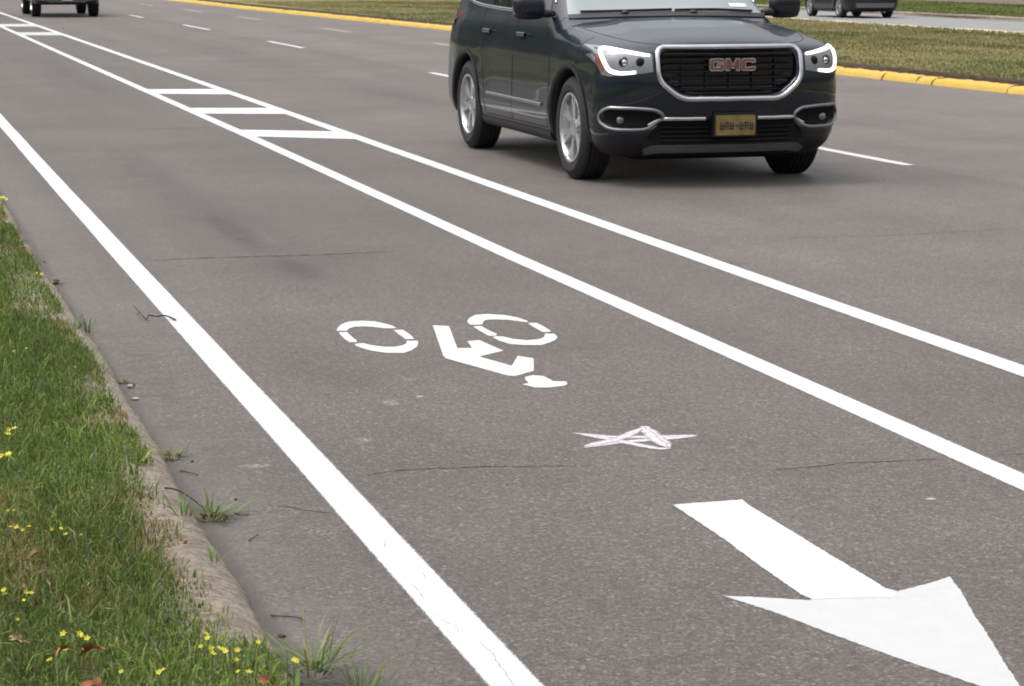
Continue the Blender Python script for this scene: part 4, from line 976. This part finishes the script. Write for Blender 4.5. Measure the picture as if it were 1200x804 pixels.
def flower(x, y, z, h, n, label, group, seed, petal='petal', r=.008):
    rr = random.Random(seed); root = empty('wildflower', (x, y, z)); tag(root, label, 'flower', group)
    sb = bmesh.new(); heads = []
    for i in range(n):
        dx, dy = rr.uniform(-.028, .028) * (n > 1), rr.uniform(-.028, .028) * (n > 1); hh = h * rr.uniform(.8, 1.15); prev = None
        for t in (0, .5, 1):
            c = Vector((dx * t * t, dy * t * t, hh * t)); ring = [sb.verts.new(c + Vector((.0011 * math.cos(k * 2.094), .0011 * math.sin(k * 2.094), 0))) for k in range(3)]
            if prev:
                for k in range(3): sb.faces.new((prev[k], prev[(k + 1) % 3], ring[(k + 1) % 3], ring[k]))
            prev = ring
        heads.append((dx, dy, hh))
    st = from_bm('stem', sb, M['stem'], root, smooth=False)
    for dx, dy, hh in heads:
        bm = bmesh.new(); tx, ty = rr.uniform(-.5, .5), rr.uniform(-.8, -.1); q = r * rr.uniform(.7, 1.15); c0 = bm.verts.new((0, 0, 0))
        for k in range(5):
            a = 2 * math.pi * k / 5; vs = [bm.verts.new((q * rad * math.cos(a + da), q * rad * math.sin(a + da), q * up)) for rad, da, up in ((.7, -.45, .2), (1.05, -.25, .38), (1.05, .25, .38), (.7, .45, .2))]
            bm.faces.new([c0] + vs)
        rot = Matrix.Rotation(ty * -1.0, 4, 'X') @ Matrix.Rotation(tx, 4, 'Y')
        for v in bm.verts: v.co = rot @ v.co + Vector((dx, dy, hh))
        from_bm('flower_head', bm, M[petal], root, smooth=False)
    return root
FG = 'yellow wildflowers in the grass'
FL = [(.385, 6.98, .07, 5, .012, 'bright yellow flower cluster at the left edge, upper of two large ones'), (.352, 6.61, .07, 5, .012, 'bright yellow flower cluster at the left edge, lower of two large ones'),
      (.352, 6.01, .05, 2, .007, 'small yellow green flower left, below the two large clusters'), (.340, 5.83, .05, 4, .008, 'orange yellow flowers at the left edge above the brown grass patch'),
      (.424, 5.81, .05, 3, .007, 'pale yellow flowers right of the orange yellow ones'), (.452, 5.72, .05, 1, .008, 'single small yellow flower below the pale yellow ones'),
      (.267, 5.13, .06, 2, .009, 'yellow flower pair at the left edge below the brown grass patch'), (.325, 5.11, .06, 3, .008, 'yellow flowers above the upright rust coloured leaf'),
      (.280, 4.93, .05, 1, .008, 'single pale yellow flower left of the rust coloured leaf'), (.387, 4.76, .06, 4, .009, 'yellow flower group above the fallen brown oak leaf'),
      (.372, 4.69, .05, 2, .007, 'two pale yellow flowers between the yellow group and the curled leaf'), (.329, 4.63, .05, 2, .007, 'pair of pale flowers left of the curled leaf'),
      (.362, 4.67, .05, 1, .010, 'bright round yellow flower just beside the curled orange leaf'), (.458, 4.52, .05, 1, .008, 'single yellow green flower right of the fallen oak leaf'),
      (.80, 4.47, .07, 2, .010, 'yellow flower over the near end of the kerb, rightmost of the bright ones'), (.636, 4.71, .06, 2, .008, 'yellow flowers beside the kerb, farthest pair of the kerb cluster'),
      (.655, 4.635, .06, 3, .008, 'yellow green flowers at the left side of the kerb cluster'), (.668, 4.57, .065, 5, .0095, 'densest golden flower bunch beside the kerb'),
      (.733, 4.62, .06, 2, .010, 'golden flower standing against the bare kerb top'), (.676, 4.46, .06, 2, .009, 'yellow flowers just below the golden bunch'),
      (.542, 4.44, .06, 2, .009, 'yellow flowers near the bottom edge, left of the kerb flowers'), (.523, 4.38, .05, 2, .009, 'lowest yellow flowers at the bottom edge, brighter pair'),
      (.553, 4.36, .05, 1, .008, 'lone flower at the bottom edge right of the brighter pair'), (.679, 4.35, .05, 2, .009, 'pale flowers at the bottom edge below the kerb cluster'),
      (.487, 5.69, .05, 1, .006, 'tiny yellow flower in the middle of the verge above the leaf litter'), (.617, 5.91, .04, 1, .007, 'yellow green flower in the lush grass near the kerb dip'),
      (.70, 8.22, .05, 1, .008, 'small pale flower near the kerb beyond the upper grass patch'), (.536, 8.63, .05, 2, .008, 'pale flower at the far left of the verge'),
      (.79, 13.9, .09, 4, .016, 'orange yellow flower at the farthest visible end of the verge'), (.755, 10.75, .05, 3, .010, 'small yellow flowers by the kerb next to the dark low weed')]
for i, (x, y, h, n, r, lb) in enumerate(FL): flower(x, y, verge_z(min(x, .73), y) - .005, h * .85, n, lb, FG, i + 5, r=r * .72)

def leaf(x, y, z, s, mat, label, rz, tilt=.3, lobed=True, seed=1, aspect=.55):
    rr = random.Random(seed); bm = bmesh.new(); N = 26; out = []
    for k in range(N):
        t = k / N * 2 * math.pi; r = s * (1 + (.32 * math.cos(5 * t) if lobed else 0) + rr.uniform(-.05, .05))
        px, py = r * math.cos(t), aspect * r * math.sin(t); out.append((px, py, s * (.35 * abs(math.sin(t)) ** 2 - .25 * (px / s) ** 2 + rr.uniform(-.03, .03))))
    c = bm.verts.new((0, 0, 0)); vs = [bm.verts.new(p) for p in out]
    for k in range(N): bm.faces.new((c, vs[k], vs[(k + 1) % N]))
    box_bm(bm, s * .9, s * 1.7, -.0012, .0012, -.2 * s, -.2 * s + .002)
    o = from_bm('fallen_leaf', bm, M[mat], None); o.location = (x, y, z); o.rotation_euler = (tilt, tilt * .6, rz)
    return tag(o, label, 'leaf', 'fallen leaves')
leaf(.408, 4.60, .165, .026, 'dead_leaf', 'largest fallen leaf, orange brown and lobed, lying on the grass at bottom left', 2.6, .45, True, 1)
leaf(.352, 4.64, .155, .018, 'dead_leaf', 'curled orange leaf left of the largest fallen leaf', .5, -.5, False, 2)
leaf(.325, 5.02, .155, .018, 'dead_leaf', 'upright rust red leaf below yellow flowers', 1.4, 1.2, False, 3, .35)
leaf(.355, 5.45, .155, .018, 'tan_leaf', 'tan curled leaf on the brown patch of grass', 2.2, .9, False, 4, .4)
leaf(.27, 4.76, .15, .016, 'tan_leaf', 'small tan leaf cut by the left edge', .2, .6, True, 5)
leaf(.395, 4.40, .15, .024, 'dead_leaf', 'brown leaf cut by the bottom edge under the largest leaf', .1, .3, True, 6)
leaf(.885, 12.1, .008, .014, 'dead_leaf', 'tiny reddish leaf on the asphalt at the kerb far up the verge', 1.0, .3, False, 7)
leaf(.735, 4.40, .13, .020, 'dead_leaf', 'rust brown leaf caught in the weeds at the near kerb end', .7, .6, True, 8)

def twig(pts, r, label, side=(), seed=1):
    rr = random.Random(seed); bm = bmesh.new()
    def limb(P, r0):
        P = spline(P, 4); prev = None
        for i, p in enumerate(P):
            a = Vector(P[max(0, i - 1)]); b = Vector(P[min(len(P) - 1, i + 1)]); t = (b - a).normalized(); u = t.cross(Vector((0, 0, 1))).normalized(); v = u.cross(t)
            q = r0 * (1 - .6 * i / len(P)) * rr.uniform(.75, 1.2); ring = [bm.verts.new(Vector(p) + u * q * math.cos(k * math.pi / 3) + v * q * math.sin(k * math.pi / 3)) for k in range(6)]
            if prev:
                for k in range(6): bm.faces.new((prev[k], prev[(k + 1) % 6], ring[(k + 1) % 6], ring[k]))
            prev = ring
    limb(pts, r)
    for s_ in side: limb(s_, r * .6)
    bmesh.ops.recalc_face_normals(bm, faces=bm.faces[:])
    return tag(from_bm('twig', bm, M['twig'], None), label, 'twig', 'twigs on the road')
twig([(1.285, 9.93, .008), (1.25, 10.02, .016), (1.212, 10.03, .012), (1.18, 10.02, .02), (1.165, 10.00, .008), (1.150, 10.10, .022), (1.135, 10.24, .035)], .0042, 'crooked dark twig lying across the edge of the solid white edge line',
     [[(1.165, 10.0, .008), (1.16, 9.93, .02)], [(1.15, 10.1, .022), (1.13, 10.05, .02)]], 1)
twig([(.895, 5.29, .004), (.925, 5.265, .006), (.955, 5.25, .005), (.965, 5.22, .004)], .0022, 'thin twig on the asphalt beside the wide bare end of the kerb', seed=2)
twig([(.90, 6.94, .004), (.92, 6.90, .006), (.945, 6.86, .005)], .0026, 'short dark twig between the two bushy gutter weeds', seed=3)
twig([(.975, 6.34, .004), (.99, 6.31, .006), (1.01, 6.31, .004)], .0028, 'small dark twig right of the nearer bushy weed', seed=4)
twig([(.775, 6.32, .095), (.81, 6.33, .085), (.85, 6.32, .06), (.88, 6.33, .03)], .0026, 'thin twig lying over the kerb top at the nearer bushy weed', seed=5)
twig([(.962, 6.02, .004), (.985, 6.06, .005), (1.0, 6.09, .004)], .0018, 'faint thin twig nearest the camera side of the bushy weed', seed=6)
def pebble(x, y, s, lb, mat='pebble', seed=0):
    rr = random.Random(seed); bm = bmesh.new(); bmesh.ops.create_icosphere(bm, subdivisions=2, radius=s)
    a, b, c = rr.uniform(.8, 1.3), rr.uniform(.8, 1.3), rr.uniform(.4, .7)
    for v in bm.verts: v.co = Vector((v.co.x * a, v.co.y * b, v.co.z * c)) * rr.uniform(.9, 1.1)
    o = from_bm('pebble', bm, M[mat], None); o.location = (x, y, s * .4); return tag(o, lb, 'pebble', 'pebbles in the gutter')
pebble(.915, 8.40, .014, 'pale pebble beside the withered gutter weed, larger of the two', seed=1); pebble(.905, 8.16, .011, 'pale pebble beside the withered gutter weed, smaller and nearer', seed=2)
pebble(.925, 8.44, .012, 'dark clod against the pale pebbles at the withered weed', 'twig', 3); pebble(.955, 7.07, .006, 'small dark crumb right of the rounded gutter weed', 'twig', 4)
pebble(1.005, 6.52, .005, 'lone dark crumb on the asphalt above the nearer bushy weed', 'twig', 5); pebble(.89, 5.12, .008, 'dark chip at the foot of the bare kerb end', 'twig', seed=6)

# ------------------------------------------------------------------ roadside trees behind the near verge (mirrored in the car's side)
def tree(x, y, s, label, seed):
    rr = np.random.default_rng(seed); pr_ = random.Random(seed); root = empty('maple_tree', (x, y, .1)); tag(root, label, 'tree', 'street trees behind the near verge')
    bm = bmesh.new()
    def limb(a, b, r0, r1, n=7):
        a, b = Vector(a), Vector(b); d = (b - a).normalized(); u = d.orthogonal().normalized(); v = d.cross(u); prev = None
        for i in range(5):
            t = i / 4; c = a.lerp(b, t) + u * .05 * math.sin(t * 5); q = r0 + (r1 - r0) * t; ring = [bm.verts.new(c + u * q * math.cos(2 * math.pi * k / n) + v * q * math.sin(2 * math.pi * k / n)) for k in range(n)]
            if prev:
                for k in range(n): bm.faces.new((prev[k], prev[(k + 1) % n], ring[(k + 1) % n], ring[k]))
            prev = ring
    limb((0, 0, -.1), (0, .1, 3.0 * s), .20, .15); tips = []
    for k in range(8):
        a = k * .785 + pr_.uniform(-.3, .3); e = (math.cos(a) * 1.9 * s, math.sin(a) * 1.9 * s, (2.6 + pr_.uniform(0, 4.0)) * s); limb((0, .1, (2.0 + .12 * k) * s), e, .09, .03); tips.append(e)
    limb((0, .1, 2.9 * s), (.2, 0, 7 * s), .14, .03); tips += [(.2, 0, 6.8 * s), (0, 0, 5.5 * s)]
    bmesh.ops.recalc_face_normals(bm, faces=bm.faces[:]); from_bm('trunk', bm, M['bark'], root)
    C0 = np.array(tips)[rr.integers(0, len(tips), 240)] + rr.normal(0, .75 * s, (240, 3)) * [1.1, 1.1, .9]
    P = C0[rr.integers(0, 240, 9000)] + rr.normal(0, .24 * s, (9000, 3)); n = len(P)
    A = rr.normal(0, 1, (n, 3)); A /= np.linalg.norm(A, axis=1)[:, None]; B = np.cross(A, rr.normal(0, 1, (n, 3))); B /= np.linalg.norm(B, axis=1)[:, None]; q = .09 * s
    V = np.stack([P - A * q, P + B * q * .6, P + A * q, P - B * q * .6], 1).reshape(-1, 3)
    col = np.array([.050, .062, .026]) * rr.uniform(.6, 1.5, (n, 1)); col = np.repeat(np.concatenate([col, np.ones((n, 1))], 1), 4, 0)
    np_mesh('crown', V, np.arange(4 * n), np.arange(n) * 4, None, M['leafy'], root, col)
for i, (x, y, s) in enumerate([(-8.5, 26, 1.25), (-7.4, 38, 1.0), (-8.8, 49, 1.3), (-7.6, 60, 1.1), (-8.6, 72, 1.3), (-8, 86, 1.2)]):
    tree(x, y, s, ['green street tree behind the near verge, first of the row', 'small green street tree behind the near verge, second of the row', 'tall green street tree behind the near verge, third of the row', 'green street tree behind the near verge, fourth of the row', 'tall green street tree behind the near verge, fifth of the row', 'green street tree behind the near verge, last of the row'][i], 90 + i)

# ------------------------------------------------------------------ light, sky, camera
EL, AZ = R(68), R(285)          # sun high, off to the left beyond the verge, veiled by cloud
W = bpy.data.worlds.new('World'); S.world = W; W.use_nodes = True; nt = W.node_tree
bg = nt.nodes['Background']; sky = nt.nodes.new('ShaderNodeTexSky'); sky.sky_type = 'NISHITA'; sky.sun_disc = False
sky.sun_elevation = EL; sky.sun_rotation = AZ; sky.air_density = 1.0; sky.dust_density = 4.0; sky.ozone_density = 1.0; sky.altitude = 50
hs = nt.nodes.new('ShaderNodeHueSaturation'); hs.inputs['Saturation'].default_value = .18
nt.links.new(sky.outputs[0], hs.inputs['Color'])
tc = nt.nodes.new('ShaderNodeTexCoord'); cn = nt.nodes.new('ShaderNodeTexNoise'); cn.inputs['Scale'].default_value = 2.2; cn.inputs['Detail'].default_value = 6
nt.links.new(tc.outputs['Generated'], cn.inputs['Vector'])
mr = nt.nodes.new('ShaderNodeMapRange'); mr.inputs[1].default_value = .3; mr.inputs[2].default_value = .7; mr.inputs[3].default_value = .8; mr.inputs[4].default_value = 1.25
nt.links.new(cn.outputs['Fac'], mr.inputs[0])
mx = nt.nodes.new('ShaderNodeMix'); mx.data_type = 'RGBA'; mx.blend_type = 'MULTIPLY'; mx.inputs[0].default_value = 1
nt.links.new(hs.outputs[0], mx.inputs[6]); nt.links.new(mr.outputs[0], mx.inputs[7]); nt.links.new(mx.outputs[2], bg.inputs['Color'])
sx = nt.nodes.new('ShaderNodeSeparateXYZ'); nt.links.new(tc.outputs['Generated'], sx.inputs[0])
el = nt.nodes.new('ShaderNodeMapRange'); el.interpolation_type = 'SMOOTHSTEP'                  # overcast: dimmer towards the horizon
nt.links.new(sx.outputs[2], el.inputs[0]); el.inputs[1].default_value = -.02; el.inputs[2].default_value = .75; el.inputs[3].default_value = .35; el.inputs[4].default_value = 1.75
m2 = nt.nodes.new('ShaderNodeMix'); m2.data_type = 'RGBA'; m2.blend_type = 'MULTIPLY'; m2.inputs[0].default_value = 1
nt.links.new(mx.outputs[2], m2.inputs[6]); nt.links.new(el.outputs[0], m2.inputs[7]); nt.links.new(m2.outputs[2], bg.inputs['Color'])
bg.inputs['Strength'].default_value = .15
sl = bpy.data.lights.new('Sun', 'SUN'); sl.energy = 1.0; sl.angle = R(22); sl.color = (1, .96, .91)
so = bpy.data.objects.new('Sun', sl); COL.objects.link(so)
d = Vector((math.sin(AZ) * math.cos(EL), math.cos(AZ) * math.cos(EL), math.sin(EL))); so.rotation_euler = d.to_track_quat('Z', 'Y').to_euler()
cam = bpy.data.cameras.new('Camera'); cam.sensor_width = 36; cam.lens = 81.0; cam.clip_end = 3000; cam.clip_start = .05
co = bpy.data.objects.new('Camera', cam); COL.objects.link(co); co.location = (0, 0, 1.55); co.rotation_euler = (R(90 - 9.421), 0, R(-15.772)); S.camera = co
cam.dof.use_dof = True; cam.dof.focus_distance = 8.0; cam.dof.aperture_fstop = 15.0
S.view_settings.view_transform = 'Standard'; S.view_settings.look = 'None'; S.view_settings.exposure = 0.30; S.view_settings.gamma = 1
S.render.engine = 'CYCLES'; S.cycles.filter_width = 1.8
